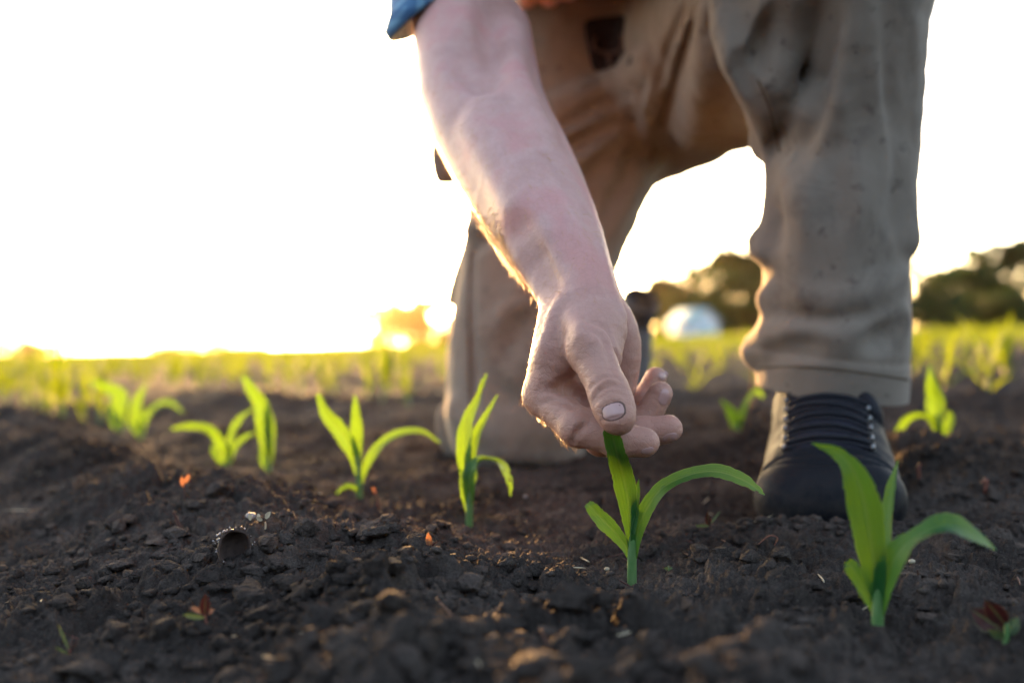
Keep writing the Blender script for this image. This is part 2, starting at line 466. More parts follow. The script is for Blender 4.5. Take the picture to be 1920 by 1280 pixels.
def cloth_mat(name, c1, c2, dirt=.5, weave=1400):
    m, t, out = nt(name)
    tc = N(t, 'ShaderNodeTexCoord')
    big = noise_fac(t, 7, 5, .6); mid = noise_fac(t, 45, 4, .65)
    col = mixc(t, big, c1, c2)
    d1 = ramp(t, noise_fac(t, 17, 6, .68, dist=.6), [(.53, (0, 0, 0)), (.66, (1, 1, 1))])
    col = mixc(t, math_(t, 'MULTIPLY', d1, .34*dirt), col, (.055, .042, .036))
    d2 = ramp(t, noise_fac(t, 55, 4, .6), [(.62, (0, 0, 0)), (.70, (1, 1, 1))])
    col = mixc(t, math_(t, 'MULTIPLY', d2, .5*dirt), col, (.05, .035, .03))
    fz = noise_fac(t, weave, 2, .6)
    col = mixc(t, math_(t, 'MULTIPLY', fz, .35), col, tuple(.62*x for x in c1))
    n1 = bump(t, mid, .22, .004); n2 = bump(t, fz, .35, .0007, n1)
    p = princ(t, out, col, .92, .12, n2); p.inputs['Sheen Weight'].default_value = .12; p.inputs['Sheen Roughness'].default_value = .5
    return m
M['trousers'] = cloth_mat('khaki_cotton', (.210, .170, .134), (.255, .208, .166), 1.0)
M['patch'] = plain('dark_patch_cloth', (.018, .012, .012), (.03, .02, .018), 60, .9, .1)
M['patch_print'] = plain('patch_print', (.10, .065, .05), (.12, .075, .06), 60, .9, .1)
M['thread'] = plain('seam_thread', (.09, .065, .045), (.12, .09, .06), 60, .9, .1)
def shirt_mat():
    m, t, out = nt('blue_checked_cotton')
    tc = N(t, 'ShaderNodeTexCoord'); sep = N(t, 'ShaderNodeSeparateXYZ'); t.links.new(tc.outputs['Object'], sep.inputs[0])
    def st(o, f, lo):
        s = math_(t, 'SINE', math_(t, 'MULTIPLY', o, f)); return ramp(t, math_(t, 'ADD', math_(t, 'MULTIPLY', s, .5), .5), [(lo, (0, 0, 0)), (lo+.12, (1, 1, 1))])
    dgl = math_(t, 'ADD', sep.outputs[0], math_(t, 'MULTIPLY', sep.outputs[1], .8))
    zz = math_(t, 'SUBTRACT', sep.outputs[2], math_(t, 'MULTIPLY', sep.outputs[1], .3))
    c = mixc(t, st(dgl, 520., .45), (.09, .19, .34), (.17, .33, .48))
    c = mixc(t, math_(t, 'MULTIPLY', st(dgl, 130., .8), .7), c, (.36, .50, .62))
    c = mixc(t, math_(t, 'MULTIPLY', st(zz, 150., .82), .5), c, (.03, .07, .18))
    princ(t, out, c, .9, .12, bump(t, noise_fac(t, 900, 2), .3, .0006)); return m
M['shirt'] = shirt_mat()
def leather():
    m, t, out = nt('worn_dark_leather')
    a = noise_fac(t, 28, 5, .65); b = noise_fac(t, 420, 3, .6)
    col = ramp(t, a, [(.35, (.005, .0055, .008)), (.58, (.010, .0105, .014)), (.80, (.028, .026, .025))])
    ro = ramp(t, a, [(.3, (.55, .55, .55)), (.7, (.85, .85, .85))])
    tc = N(t, 'ShaderNodeTexCoord'); sz = N(t, 'ShaderNodeSeparateXYZ'); t.links.new(tc.outputs['Object'], sz.inputs[0])
    mr = N(t, 'ShaderNodeMapRange', i_1=.050, i_2=.004); t.links.new(sz.outputs[2], mr.inputs[0])
    dirt = math_(t, 'MULTIPLY', mr.outputs[0], ramp(t, noise_fac(t, 60, 5, .7), [(.40, (0, 0, 0)), (.60, (1, 1, 1))]))
    col = mixc(t, math_(t, 'MULTIPLY', dirt, .7), col, (.042, .034, .029))
    princ(t, out, col, ro, .16, bump(t, b, .35, .0006, bump(t, a, .4, .0025))); return m
M['leather'] = leather()
M['leather_grey'] = plain('grey_worn_leather', (.05, .052, .06), (.10, .10, .105), 30, .6, .3, .3, 300, .001)
M['sole'] = plain('rubber_sole', (.16, .15, .145), (.28, .26, .25), 40, .7, .3, .3, 150, .002)
M['sole_dark'] = plain('dark_rubber_sole', (.03, .03, .035), (.07, .065, .06), 40, .6, .4, .3, 150, .002)
M['lace'] = plain('black_lace', (.006, .006, .010), (.014, .014, .02), 300, .7, .3, .4, 900, .0005)
M['metal'] = plain('steel_hook', (.16, .16, .165), (.26, .26, .26), 40, .35, .5, Metallic=1.0)
M['cloth_dark'] = plain('shoe_lining', (.012, .012, .022), (.022, .022, .035), 100, .9, .2, .3, 500, .0008)
M['bark'] = plain('tree_bark', (.06, .045, .035), (.11, .085, .065), 3, .9, .2, .5, 12, .03)
def crown_mat(name, c1, c2, tr):
    m, t, out = nt(name)
    oi = noise_fac(t, .55, 3)
    col = mixc(t, oi, c1, c2)
    p = N(t, 'ShaderNodeBsdfPrincipled'); t.links.new(col, p.inputs['Base Color']); p.inputs['Roughness'].default_value = .6; p.inputs['Specular IOR Level'].default_value = .25
    tl = N(t, 'ShaderNodeBsdfTranslucent'); tl.inputs[0].default_value = (*tr, 1)
    mx = N(t, 'ShaderNodeMixShader', i_0=.3); t.links.new(p.outputs[0], mx.inputs[1]); t.links.new(tl.outputs[0], mx.inputs[2])
    t.links.new(mx.outputs[0], out.inputs[0]); return m
M['crown_a'] = crown_mat('dark_foliage', (.008, .026, .006), (.017, .048, .009), (.04, .07, .01))
M['crown_b'] = crown_mat('green_foliage', (.016, .048, .009), (.028, .07, .013), (.07, .12, .015))
M['crown_c'] = crown_mat('olive_foliage', (.014, .030, .007), (.026, .048, .010), (.08, .08, .015))
M['blocking'] = plain('dark_blocker', (.010, .014, .006), (.022, .028, .012), .4, .95, .05, .8, 2, .3)  # for the added sky light blocker, dark so it bounces little sun
M['white_wall'] = plain('white_painted_wall', (.52, .55, .58), (.60, .63, .66), 1.5, .7, .3)
M['roof'] = plain('pale_metal_roof', (.20, .33, .34), (.26, .40, .41), 1.5, .5, .4)
M['dark_gap'] = plain('dark_opening', (.02, .02, .02), (.03, .03, .03), 2, .8, .2)
M['husk'] = plain('nut_husk', (.035, .02, .015), (.07, .045, .035), 120, .8, .3, .5, 400, .001)
M['husk_rim'] = plain('pale_husk_rim', (.18, .15, .14), (.40, .36, .36), 120, .5, .4, .4, 400, .001)
# ------------------------------------------------------------------ sun, sky
SUN_EL = math.radians(4.0)
SUN_AZ = math.atan2(580-960, FPX)            # left of the view axis (+Y)
sd = np.array([math.sin(SUN_AZ)*math.cos(SUN_EL), math.cos(SUN_AZ)*math.cos(SUN_EL), math.sin(SUN_EL)])
sun_d = bpy.data.lights.new('sun', 'SUN'); sun_d.energy = 3.1; sun_d.angle = math.radians(.6); sun_d.color = (1.0, .52, .17)
sun = bpy.data.objects.new('sun', sun_d); COL.objects.link(sun)
sun.rotation_euler = Vector((-sd[0], -sd[1], -sd[2])).to_track_quat('-Z', 'Y').to_euler()
sun.location = (-20, 90, 8)
W = bpy.data.worlds.new('World'); SC.world = W; W.use_nodes = True
wt = W.node_tree; bg = wt.nodes['Background']
sky = wt.nodes.new('ShaderNodeTexSky'); sky.sky_type = 'NISHITA'; sky.sun_disc = False
sky.sun_elevation = SUN_EL; sky.sun_rotation = SUN_AZ; sky.air_density = .5; sky.dust_density = 2.2; sky.ozone_density = 0.0
wt.links.new(sky.outputs[0], bg.inputs[0]); bg.inputs[1].default_value = .15
SC.view_settings.view_transform = 'Standard'; SC.view_settings.look = 'None'; SC.view_settings.gamma = 1
SC.view_settings.exposure = 3.45
SC.cycles.use_denoising = True
SC.cycles.max_bounces = 6; SC.cycles.transparent_max_bounces = 8

# ------------------------------------------------------------------ evening air
def haze():
    m, t, out = nt('evening_haze')
    v = N(t, 'ShaderNodeVolumePrincipled'); v.inputs['Color'].default_value = (1., .70, .40, 1); v.inputs['Density'].default_value = .00007; v.inputs['Anisotropy'].default_value = .92
    t.links.new(v.outputs[0], out.inputs['Volume'])
    lo, hi = np.array([-1250, -125, -1.3]), np.array([1250, 525, 19.])
    V = np.array([[(lo, hi)[(i >> k) & 1][k] for k in range(3)] for i in range(8)])
    o = mesh_np('haze', V, np.array([(0, 2, 3, 1), (4, 5, 7, 6), (0, 1, 5, 4), (2, 6, 7, 3), (0, 4, 6, 2), (1, 3, 7, 5)]), m, smooth=False)
    tag(o, 'thin warm evening haze over the field', 'haze', kind='stuff')
haze()
# ------------------------------------------------------------------ the ploughed field
ROW_O = np.array([.077, .64]); ROW_U = unit(np.array([-.555, .832])); ROW_N = np.array([ROW_U[1], -ROW_U[0]])   # the crop row through the held plant; rows 0.7 m apart
FOOT = np.array([.292, .93])
def row_perp(x, y): return (x-ROW_O[0])*ROW_N[0]+(y-ROW_O[1])*ROW_N[1]
def row_along(x, y): return (x-ROW_O[0])*ROW_U[0]+(y-ROW_O[1])*ROW_U[1]
def macro(x, y):
    p = row_perp(x, y); a = row_along(x, y)
    wob = .03*fbm2(a*2.2, p*.0+3, 2, 5)
    q = (p+.19+wob+.35) % .7-.35
    amp = .55+.9*(fbm2(a*1.6+4, np.floor((p+.54)/.7)*7.1, 3, 9)+.4)
    h = .032*amp*np.exp(-(q/.085)**2)
    h = h-.004*np.exp(-((p % .7-.35)/.1)**2*0-(np.minimum(p % .7, .7-p % .7)/.06)**2)
    h = h+.016*fbm2(x*3.1, y*3.1, 3, 21)
    h = h+.013*np.exp(-(((x+.04)/.09)**2+((y-.40)/.055)**2))+.004*np.exp(-(((x-.16)/.12)**2+((y-.405)/.04)**2))
    far = sstep(3, 30, np.hypot(x, y)); h = h*(1-.6*far)
    # trodden place under the shoe with a lip of pushed-up soil before its toe, and under the knee
    dx, dy = x-FOOT[0], y-FOOT[1]; dx = dx-.30*dy
    m = np.exp(-((dx/.075)**4+((dy-.01)/.165)**4)); h = h*(1-m)-.006*m
    h = h+.010*np.exp(-((dx+.01)/.07)**2-((dy+.180)/.018)**2)
    m = np.exp(-(((x-.02)/.12)**4+((y-1.36)/.16)**4)); h = h*(1-m)-.006*m
    m = np.exp(-((x-.060)/.075)**2-((y-.53)/.085)**2); h = h*(1-.9*m)-.004*m
    # plants of the near row stand at ground level
    m = np.exp(-(p/.035)**2)*sstep(2.5, 1.5, y); h = h*(1-.75*m)
    return h
def detail(x, y):
    wx = x+.016*fbm2(x*20, y*20, 3, 61)+.003*fbm2(x*110, y*110, 2, 63); wy = y+.016*fbm2(x*20+9, y*20+5, 3, 62)+.003*fbm2(x*110+4, y*110, 2, 64)
    rough = np.clip(.8+1.4*fbm2(x*4.5, y*4.5, 3, 40), .2, 1.4)
    h = .007*fbm2(wx*14, wy*14, 3, 41)
    F1, F2, R = voro2(wx*17, wy*17, 51)                       # crusted plates with cracks
    pl = sstep(.0, .13, F2-F1)*(.2+.8*R)*(R > .35)
    h = h+(.0095+.007*np.exp(-((row_perp(x, y)+.19)/.13)**2))*rough*pl*(1-.3*F1+.5*fbm2(wx*70, wy*70, 2, 66))
    F1, F2, R = voro2(wx*42+3, wy*42, 52)
    h = h+.0055*rough*np.sqrt(np.clip(1-(F1/.5)**2, 0, 1))*(R > .5)*(.4+.6*R)
    F1, F2, R = voro2(wx*95, wy*95+7, 53)
    h = h+.0040*np.sqrt(np.clip(1-(F1/.5)**2, 0, 1))*(R > .4)*(.3+.7*R)*np.clip(rough+.2, .4, 1.4)
    F1, F2, R = voro2(x*210, y*210, 54)
    h = h+.0024*np.sqrt(np.clip(1-(F1/.5)**2, 0, 1))*(R > .35)*(.3+.7*R)
    F1, F2, R = voro2(x*430, y*430, 56)
    h = h+.0013*np.sqrt(np.clip(1-(F1/.5)**2, 0, 1))*(R > .3)
    h = h+.0022*fbm2(x*120, y*120, 3, 55)+.0012*fbm2(x*420, y*420, 2, 58)
    dx, dy = x-FOOT[0], y-FOOT[1]; dx = dx-.30*dy
    m = np.exp(-((dx/.065)**4+((dy-.01)/.155)**4))
    return h*(1-.8*m)
PLANTS = [(1185, 1085, .64), (1645, 1200, .5), (880, 996, .82), (675, 942, .99), (505, 885, 1.25), (428, 872, 1.35), (265, 826, 1.72), (228, 812, 1.82), (1765, 850, 1.24), (1384, 822, 1.36)]
CORR = []
def level(x, y):
    """brings the soil to the foot of the plants seen closely"""
    h = 0
    for cx, cy, dz in CORR: h = h+dz*np.exp(-((x-cx)**2+(y-cy)**2)/.030**2)
    return h
for q in PLANTS:
    w = P(*q); a_ = np.array([w[0]]); b_ = np.array([w[1]]); CORR.append((w[0], w[1], float(np.clip(w[2]-macro(a_, b_)-.003-level(a_, b_), -.03, .03)[0])))
def G(x, y):
    x = np.atleast_1d(np.asarray(x, float)); y = np.atleast_1d(np.asarray(y, float))
    return macro(x, y)+level(x, y)+detail(x, y)
def ground_hit(px, py, d0=.3, d1=2.6):
    """depth at which the line of sight through the photo pixel meets the soil"""
    ds = np.linspace(d0, d1, 1200); p = EYE+ds[:, None]*ray(px, py); i = int(np.argmax(p[:, 2] < G(p[:, 0], p[:, 1]))); return float(ds[max(i, 1)])
def g1(x, y): return float(G(x, y)[0])
def build_ground():
    nf = 500 if QUICK else 900
    ys = np.concatenate([np.linspace(-120, -5, 40)[:-1], np.linspace(-5, .18, 26)[:-1], np.geomspace(.18+.1, 2.8+.1, nf)-.1, np.geomspace(2.8, 520, 230)[1:]])
    nu = 480 if QUICK else 860
    u = np.linspace(-1, 1, nu); e = np.geomspace(1, 60, 26)[1:]
    u = np.concatenate([-e[::-1], u, e])
    wdt = np.where(ys > .18, .64*ys+.05, .165+.0*ys)
    Y, U = np.meshgrid(ys, u, indexing='ij'); Wd = np.repeat(wdt[:, None], len(u), 1)
    X = np.where(np.abs(U) <= 1, U*Wd, np.sign(U)*(Wd+(np.abs(U)-1)*(.04+.12*np.minimum(np.maximum(np.abs(Y)-.18, 0), 60)))) 
    x = X.ravel(); y = Y.ravel()
    h = macro(x, y)+level(x, y)+detail(x, y)*sstep(60, 6, np.abs(y))
    V = np.stack([x, y, h], 1); n, m = Y.shape
    i = np.arange(n-1)[:, None]; j = np.arange(m-1)[None]
    Q = np.stack([i*m+j, i*m+j+1, (i+1)*m+j+1, (i+1)*m+j], -1).reshape(-1, 4)
    o = mesh_np('ground', V, Q, M['soil'])
    tag(o, 'dark crumbly ploughed soil of the field', 'soil', kind='structure')
build_ground()
def build_sky_blocker():  # invented rise out of view, keeps low front sky off the trousers
    """a dark wooded rise, added unseen behind the camera to block low sky light"""
    xs = np.linspace(-150, 150, 60); ys = -np.concatenate([np.linspace(5, 50, 30), np.linspace(55, 118, 8)])
    Y, X = np.meshgrid(ys, xs, indexing='ij'); x, y = X.ravel(), Y.ravel()
    h = 17*sstep(-5, -46, y)*(.85+.5*fbm2(x*.06, y*.06, 3, 91))+.5*fbm2(x*.9, y*.9, 3, 92)*sstep(-6, -12, y)-.35
    n, m = Y.shape; i = np.arange(n-1)[:, None]; j = np.arange(m-1)[None]
    o = mesh_np('sky_blocker', np.stack([x, y, h], 1), np.stack([i*m+j, (i+1)*m+j, (i+1)*m+j+1, i*m+j+1], -1).reshape(-1, 4), M['blocking'])
    tag(o, 'dark wooded rise, added behind the camera to block low sky light', 'hill', kind='structure')
build_sky_blocker()
def ico(sub=2):
    import bmesh
    b = bmesh.new(); bmesh.ops.create_icosphere(b, subdivisions=sub, radius=1)
    V = np.array([v.co for v in b.verts]); F = np.array([[v.index for v in f.verts] for f in b.faces]); b.free(); return V, F
def build_clods():
    mb = MB(); r = np.random.default_rng(3)
    shapes = []
    for lv in (2, 4):
        V0, F0 = ico(lv)
        for k in range(7):
            f = fbm3(V0*1.5+k*7.7, 4, k)
            V = V0*(1+.75*f)[:, None]
            # chop with a few flat facets
            for q in range(12):
                nn = unit(r.normal(size=3)); lim = r.uniform(.45, .8); d = V@nn; V = V-np.maximum(d-lim, 0)[:, None]*nn*.95
            V = V*(1+(.16 if lv == 2 else .20)*fbm3(V0*5+k, 5, 50+k, .66))[:, None]
            shapes.append((V, F0))
    todo = []
    for it in range(13000):
        y = .30+2.6*r.random()**2.0; x = r.uniform(-1, 1)*(.58*y+.04)
        s = min(.0019*np.exp(r.exponential(.52)), .0075)
        if abs(x-FOOT[0]-.3*(y-FOOT[1])) < .068 and abs(y-FOOT[1]) < .17: continue
        if abs(row_perp(x, y)) < .02 and s > .004: continue
        if r.random() > .4+.6*math.exp(-((row_perp(x, y)+.19)/.14)**2): continue
        todo.append((x, y, s))
    # larger clods seen on the ridge and in the blurred foreground
    for px, py, d, s in [(470, 1130, .60, .0135), (545, 1108, .62, .009), (600, 1050, .66, .009), (505, 1035, .67, .010), (395, 1110, .60, .008), (540, 1060, .65, .008), (430, 1150, .575, .007),
                         (680, 1150, .50, .0075), (880, 1110, .45, .010), (760, 1180, .43, .009), (840, 1195, .41, .011), (950, 1190, .40, .010), (1050, 1215, .41, .008), (300, 1180, .54, .008), (520, 1165, .55, .007),
                         (640, 1225, .46, .009), (930, 1250, .385, .009), (760, 1255, .40, .010), (1240, 1120, .60, .007), (1600, 1125, .56, .006), (215, 985, .78, .009), (330, 1010, .73, .009), (650, 1060, .6, .007),(1000,1105,.55,.006),(1120,1160,.49,.007),(1500,1200,.47,.007)]:
        d = ground_hit(px, py); w = P(px, py, d); todo.append((w[0], w[1], s))
    for k in range(150):
        px, py = (r.uniform(180, 830), r.uniform(985, 1190)) if k < 75 else ((r.uniform(540, 1150), r.uniform(1125, 1275)) if k < 105 else (r.uniform(0, 1900), r.uniform(900, 1270)))
        d = ground_hit(px, py); w = P(px, py, d)
        if abs(row_perp(w[0], w[1])) > .025 and abs(w[0]-FOOT[0]) > .09: todo.append((w[0], w[1], min(.0036*np.exp(r.exponential(.5)), .0105)))
    # the soil lip pushed up in front of the shoe
    for k in range(300):
        x = FOOT[0]-.055+r.normal()*.05; y = FOOT[1]-.178+r.normal()*.012; todo.append((x, y, min(.0018*np.exp(r.exponential(.5)), .005)))
    todo = np.array(todo); zz = G(todo[:, 0], todo[:, 1])
    for (x, y, s), z in zip(todo, zz):
        V, F = shapes[r.integers(0, 7)+(7 if s > .005 else 0)]
        qd, _ = np.linalg.qr(r.normal(size=(3, 3)))
        sc = s*np.array([r.uniform(.8, 1.3), r.uniform(.8, 1.2), r.uniform(.55, .85)])
        v = (V@qd)*sc+np.array([x, y, z+s*.22]); mb.add(v, T=F)
    o = mb.build('soil_clods', M['clod']); tag(o, 'loose crumbs and clods of dark soil strewn over the field', 'soil clods', kind='stuff')
build_clods()
# ------------------------------------------------------------------ young corn
def leaf_strip(spine, widths, side0, side1=None, fold=.25, n=26, wave=.0, seed=0, damage=0., holes=None):
    """blade along spine (k,3); widths interpolated; side vectors (start,end) across the blade"""
    k = len(spine); C = catmull(spine, n); w = np.interp(np.linspace(0, len(widths)-1, n), np.arange(len(widths)), widths)
    T = np.gradient(C, axis=0); T /= np.linalg.norm(T, axis=1)[:, None]+1e-12
    side1 = side0 if side1 is None else side1
    V = []; U = []
    r = np.random.default_rng(seed)
    pa, pb = r.uniform(0, 6.28, 2); e1 = 1-damage*np.clip(r.normal(size=n), 0, 1)*np.linspace(.2, 1.2, n); e2 = 1-damage*np.clip(r.normal(size=n), 0, 1)*np.linspace(.2, 1.2, n)
    us = np.array([-1, -.62, -.22, 0, .22, .62, 1.])
    for i in range(n):
        t = i/(n-1); s = np.asarray(side0)*(1-t)+np.asarray(side1)*t
        s = unit(s-T[i]*np.dot(s, T[i])); nn = np.cross(s, T[i])
        f = fold*(1-.55*t)
        for q in us:
            e = e1[i] if q < 0 else e2[i]
            hgt = (abs(q)**1.2)*w[i]*.5*f+wave*w[i]*abs(q)*math.sin(t*13+(pa if q < 0 else pb))
            V.append(C[i]+s*q*w[i]*.5*e+nn*hgt); U.append(((q+1)/2, t))
    m = len(us); i = np.arange(n-1)[:, None]; j = np.arange(m-1)[None]
    Q = np.stack([i*m+j, i*m+j+1, (i+1)*m+j+1, (i+1)*m+j], -1).reshape(-1, 4)
    if holes: Q = Q[[(a // (m-1), a % (m-1)) not in holes for a in range(len(Q))]]
    return np.array(V), Q, np.array(U)
WP = [.35, .62, .85, 1, 1, .94, .80, .58, .30, .04]
def gen_corn(seed, s=1.0):
    """local-space pieces of one young plant: list of (part, V, Q, T, U)"""
    r = np.random.default_rng(seed); out = []
    h = r.uniform(.035, .05)*s; lean = r.normal(size=2)*.006
    st = np.array([[0, 0, -.012], [lean[0]*.4, lean[1]*.4, h*.5], [lean[0], lean[1], h], [lean[0]*1.2, lean[1]*1.2, h*1.6]])
    V, Q, T = tube(st, [.0036*s, .0034*s, .0030*s, .0016*s], 7, 8); out.append(('stem', V, Q, T, None))
    az = r.uniform(0, 6.28); nl = int(r.integers(4, 6))
    for k in range(nl):
        a = az+k*math.pi+r.normal()*.35; L = s*(r.uniform(.05, .075) if k == 0 else r.uniform(.085, .145)); z0 = h*(.45+.22*k)
        z0 = min(z0, h*1.45)
        el = math.radians(r.uniform(48, 64) if k < 2 else r.uniform(62, 84)); droop = r.uniform(1.2, 2.4) if k < 3 else r.uniform(.2, 1.0)
        p = np.array([lean[0], lean[1], z0]); sp = [p.copy()]; m = 7
        tw = r.normal()*.15
        for i in range(m):
            p = p+L/m*np.array([math.cos(a)*math.cos(el), math.sin(a)*math.cos(el), math.sin(el)]); sp.append(p.copy())
            el -= droop/m*(.35+1.3*i/m); a += tw/m
        side = np.array([-math.sin(a), math.cos(a), r.normal()*.35])
        wd = s*(.011 if k == 0 else r.uniform(.014, .021))
        V, Q, U = leaf_strip(np.array(sp), [wd*x for x in WP], side, side+np.array([0, 0, r.normal()*.6]), .5, 14, .05, seed*10+k, .12)
        out.append(('leaf', V, Q, None, U))
    return out
def corn_object(pieces, name='corn_plant', leafm=None):
    mb = MB()
    for nm, V, Q, T, U in pieces: mb.add(V, Q, T, U, 0 if nm == 'leaf' else 1)
    return mb.build(name, [leafm or M['leaf_far'], M['stem']])
def corn_parts(pieces, root, leafm=None):
    for nm, V, Q, T, U in pieces:
        mb = MB(); mb.add(V, Q, T, U); mb.build(nm, (leafm or M['leaf']) if nm == 'leaf' else M['stem'], root)
HOLES = {(140, 2): {(40, 2), (41, 2), (41, 1), (36, 4), (44, 5), (43, 5), (38, 0), (39, 0), (45, 0), (46, 0), (46, 1), (28, 5), (29, 5)}, (140, 0): {(40, 5), (41, 5), (43, 0), (44, 0), (45, 0), (36, 5), (39, 0)}, (100, 1): {(41, 5), (42, 5), (45, 0), (46, 0)}, (100, 2): {(45, 5), (46, 5), (46, 4)}}
def corn_px(base, d, stem, leaves, label, seed, stem_r=(.0032, .0030, .0022), leafm=None):
    """a plant seen closely: stem and leaves given as photo pixels with depth offsets; leaves = (pts(px,py,dd), widths in px, twist, fold)"""
    w0 = P(base[0], base[1], d)
    root = empty('corn_plant', w0); tag(root, label, 'corn plant', 'young corn plants in rows')
    loc = lambda x, y, dd=0: P(x, y, d+dd)-w0
    pts = [loc(base[0], base[1]+22)]+[loc(*s) for s in stem]
    V, Q, T = tube(pts, np.interp(np.linspace(0, 1, len(pts)), [0, .5, 1], stem_r), 10, 18); mb = MB(); mb.add(V, Q, T); mb.build('stem', M['stem'], root)
    for i, (pp, wd, tw, fold) in enumerate(leaves):
        sp = np.array([loc(*q) for q in pp]); view = -unit(ray(pp[len(pp)//2][0], pp[len(pp)//2][1]))
        t0 = unit(sp[1]-sp[0]); t1 = unit(sp[-1]-sp[-2])
        s0 = unit(np.cross(t0, view)); s1 = unit(np.cross(t1, view))
        s0 = unit(s0*math.cos(tw[0])+view*math.sin(tw[0])); s1 = unit(s1*math.cos(tw[1])+view*math.sin(tw[1]))
        V, Q, U = leaf_strip(sp, [x*d/FPX for x in wd], s0, s1, fold, 48, .075, seed+i, .13, HOLES.get((seed, i)))
        mb = MB(); mb.add(V, Q, None, U); mb.build('leaf', leafm or M['leaf'], root)
    return root
HELD_D = .64
corn_px((1185, 1085), .64, [(1185, 1050), (1187, 1020), (1188, 985), (1187, 950)], [
    ([(1187, 1035, 0), (1182, 985, -.002), (1178, 940, -.006), (1168, 890, -.014), (1157, 850, -.028), (1148, 812, -.0355), (1146, 785, -.035)], [16, 22, 34, 44, 40, 34, 33, 28], (.25, .1), .35),
    ([(1189, 1045, 0), (1195, 1000, -.004), (1212, 955, -.008), (1245, 912, -.012), (1300, 888, -.016), (1345, 884, -.018), (1390, 898, -.02), (1418, 915, -.02), (1434, 927, -.02)], [12, 22, 30, 30, 30, 28, 30, 28, 16, 3], (.2, .5), .3),
    ([(1183, 1048, 0), (1172, 1022, .002), (1152, 996, .004), (1128, 972, .006), (1110, 952, .008), (1100, 944, .01)], [9, 18, 28, 32, 30, 24, 12], (.3, .2), .3),
    ([(1188, 1000, -.004), (1192, 960, -.006), (1195, 925, -.008), (1198, 898, -.009)], [10, 18, 14, 2], (.5, .5), .5)],
    'young corn plant whose leaf tip is held between thumb and finger', 100)
corn_px((1645, 1200), .50, [(1645, 1170), (1647, 1130), (1648, 1095), (1652, 1060)], [
    ([(1648, 1140, 0), (1640, 1060, -.004), (1628, 985, -.008), (1618, 930, -.010), (1600, 880, -.010), (1568, 848, -.006), (1522, 830, 0)], [18, 44, 58, 66, 58, 34, 22, 3], (.2, .4), .3),
    ([(1650, 1120, 0), (1658, 1040, .004), (1664, 970, .008), (1672, 915, .01), (1684, 862, .012)], [18, 34, 36, 26, 18, 3], (.5, .7), .5),
    ([(1650, 1150, 0), (1662, 1080, -.006), (1690, 1030, -.012), (1730, 1000, -.018), (1780, 985, -.022), (1830, 1005, -.022), (1868, 1030, -.02)], [18, 44, 50, 40, 56, 58, 36, 4], (.3, .9), .3),
    ([(1644, 1150, 0), (1632, 1120, .002), (1612, 1085, .004), (1596, 1060, .006), (1588, 1052, .007)], [14, 26, 32, 30, 16], (.3, .4), .35)],
    'blurred green corn plant in the right foreground before the shoe', 120)
corn_px((880, 996), .82, [(880, 970), (881, 940), (882, 905), (880, 880)], [
    ([(880, 960, 0), (876, 900, .002), (872, 845, .004), (876, 790, .006), (895, 748, .008), (905, 720, .008), (912, 700, .008)], [10, 20, 30, 32, 22, 10, 13, 5], (.2, .6), .4),
    ([(882, 930, 0), (882, 870, .004), (890, 825, .006), (908, 785, .008), (933, 740, .01)], [8, 22, 24, 14, 5], (.4, .5), .5),
    ([(882, 950, 0), (880, 905, -.004), (886, 880, -.006), (905, 862, -.010), (935, 868, -.014), (952, 890, -.016), (958, 930, -.018)], [10, 26, 34, 34, 34, 34, 22, 6], (.2, .7), .3),
    ([(880, 968, 0), (874, 930, .004), (870, 895, .006), (878, 870, .004)], [8, 18, 18, 6], (.5, .5), .5)],
    'corn plant with a torn, holed leaf tip in front of the kneeling knee', 140)
corn_px((675, 942), .99, [(674, 915), (672, 880), (668, 855)], [
    ([(671, 890, 0), (664, 850, .002), (640, 810, .006), (612, 775, .010), (596, 738, .012)], [10, 22, 32, 30, 20, 8], (.2, .4), .4),
    ([(671, 880, 0), (670, 830, -.002), (668, 780, -.004), (665, 740, -.004)], [8, 20, 24, 16, 3], (.2, .2), .4),
    ([(676, 910, 0), (688, 870, -.004), (712, 835, -.008), (750, 812, -.012), (790, 808, -.014), (824, 830, -.014)], [8, 14, 22, 20, 16, 12, 4], (.3, .6), .3),
    ([(675, 930, 0), (668, 915, -.004), (650, 910, -.008), (630, 925, -.01)], [6, 9, 10, 3], (.3, .5), .3)],
    'sunlit yellow-green corn plant left of the kneeling leg with one leaf arching to it', 160)
corn_px((505, 885), 1.25, [(503, 860), (500, 830), (497, 800)], [
    ([(503, 870, 0), (498, 810, .003), (492, 765, .006), (475, 735, .008), (455, 705, .01)], [10, 28, 34, 28, 22, 8], (.3, .3), .4),
    ([(505, 870, 0), (508, 830, -.004), (506, 790, -.006), (500, 755, -.008)], [10, 18, 22, 20, 4], (.4, .4), .5),
    ([(503, 880, 0), (493, 865, .002), (488, 835, .002)], [6, 12, 10, 3], (.5, .4), .4)],
    'tall upright corn plant glowing yellow, left of the centre row', 180)
corn_px((428, 872), 1.35, [(428, 850), (429, 830)], [
    ([(427, 868, 0), (418, 835, -.004), (395, 806, -.008), (360, 797, -.010), (322, 804, -.010)], [8, 20, 20, 16, 14, 6], (.4, .5), .3),
    ([(429, 862, 0), (434, 815, .003), (450, 785, .004), (475, 765, .006)], [8, 14, 14, 10, 4], (.4, .4), .3),
    ([(430, 866, 0), (440, 840, -.004), (458, 820, -.006), (478, 812, -.006)], [7, 11, 11, 4], (.4, .4), .3),
    ([(427, 868, 0), (412, 860, .002), (402, 845, .002), (402, 830, .002)], [7, 14, 14, 5], (.5, .5), .3)],
    'low corn plant with one long leaf drooping to the left', 200)
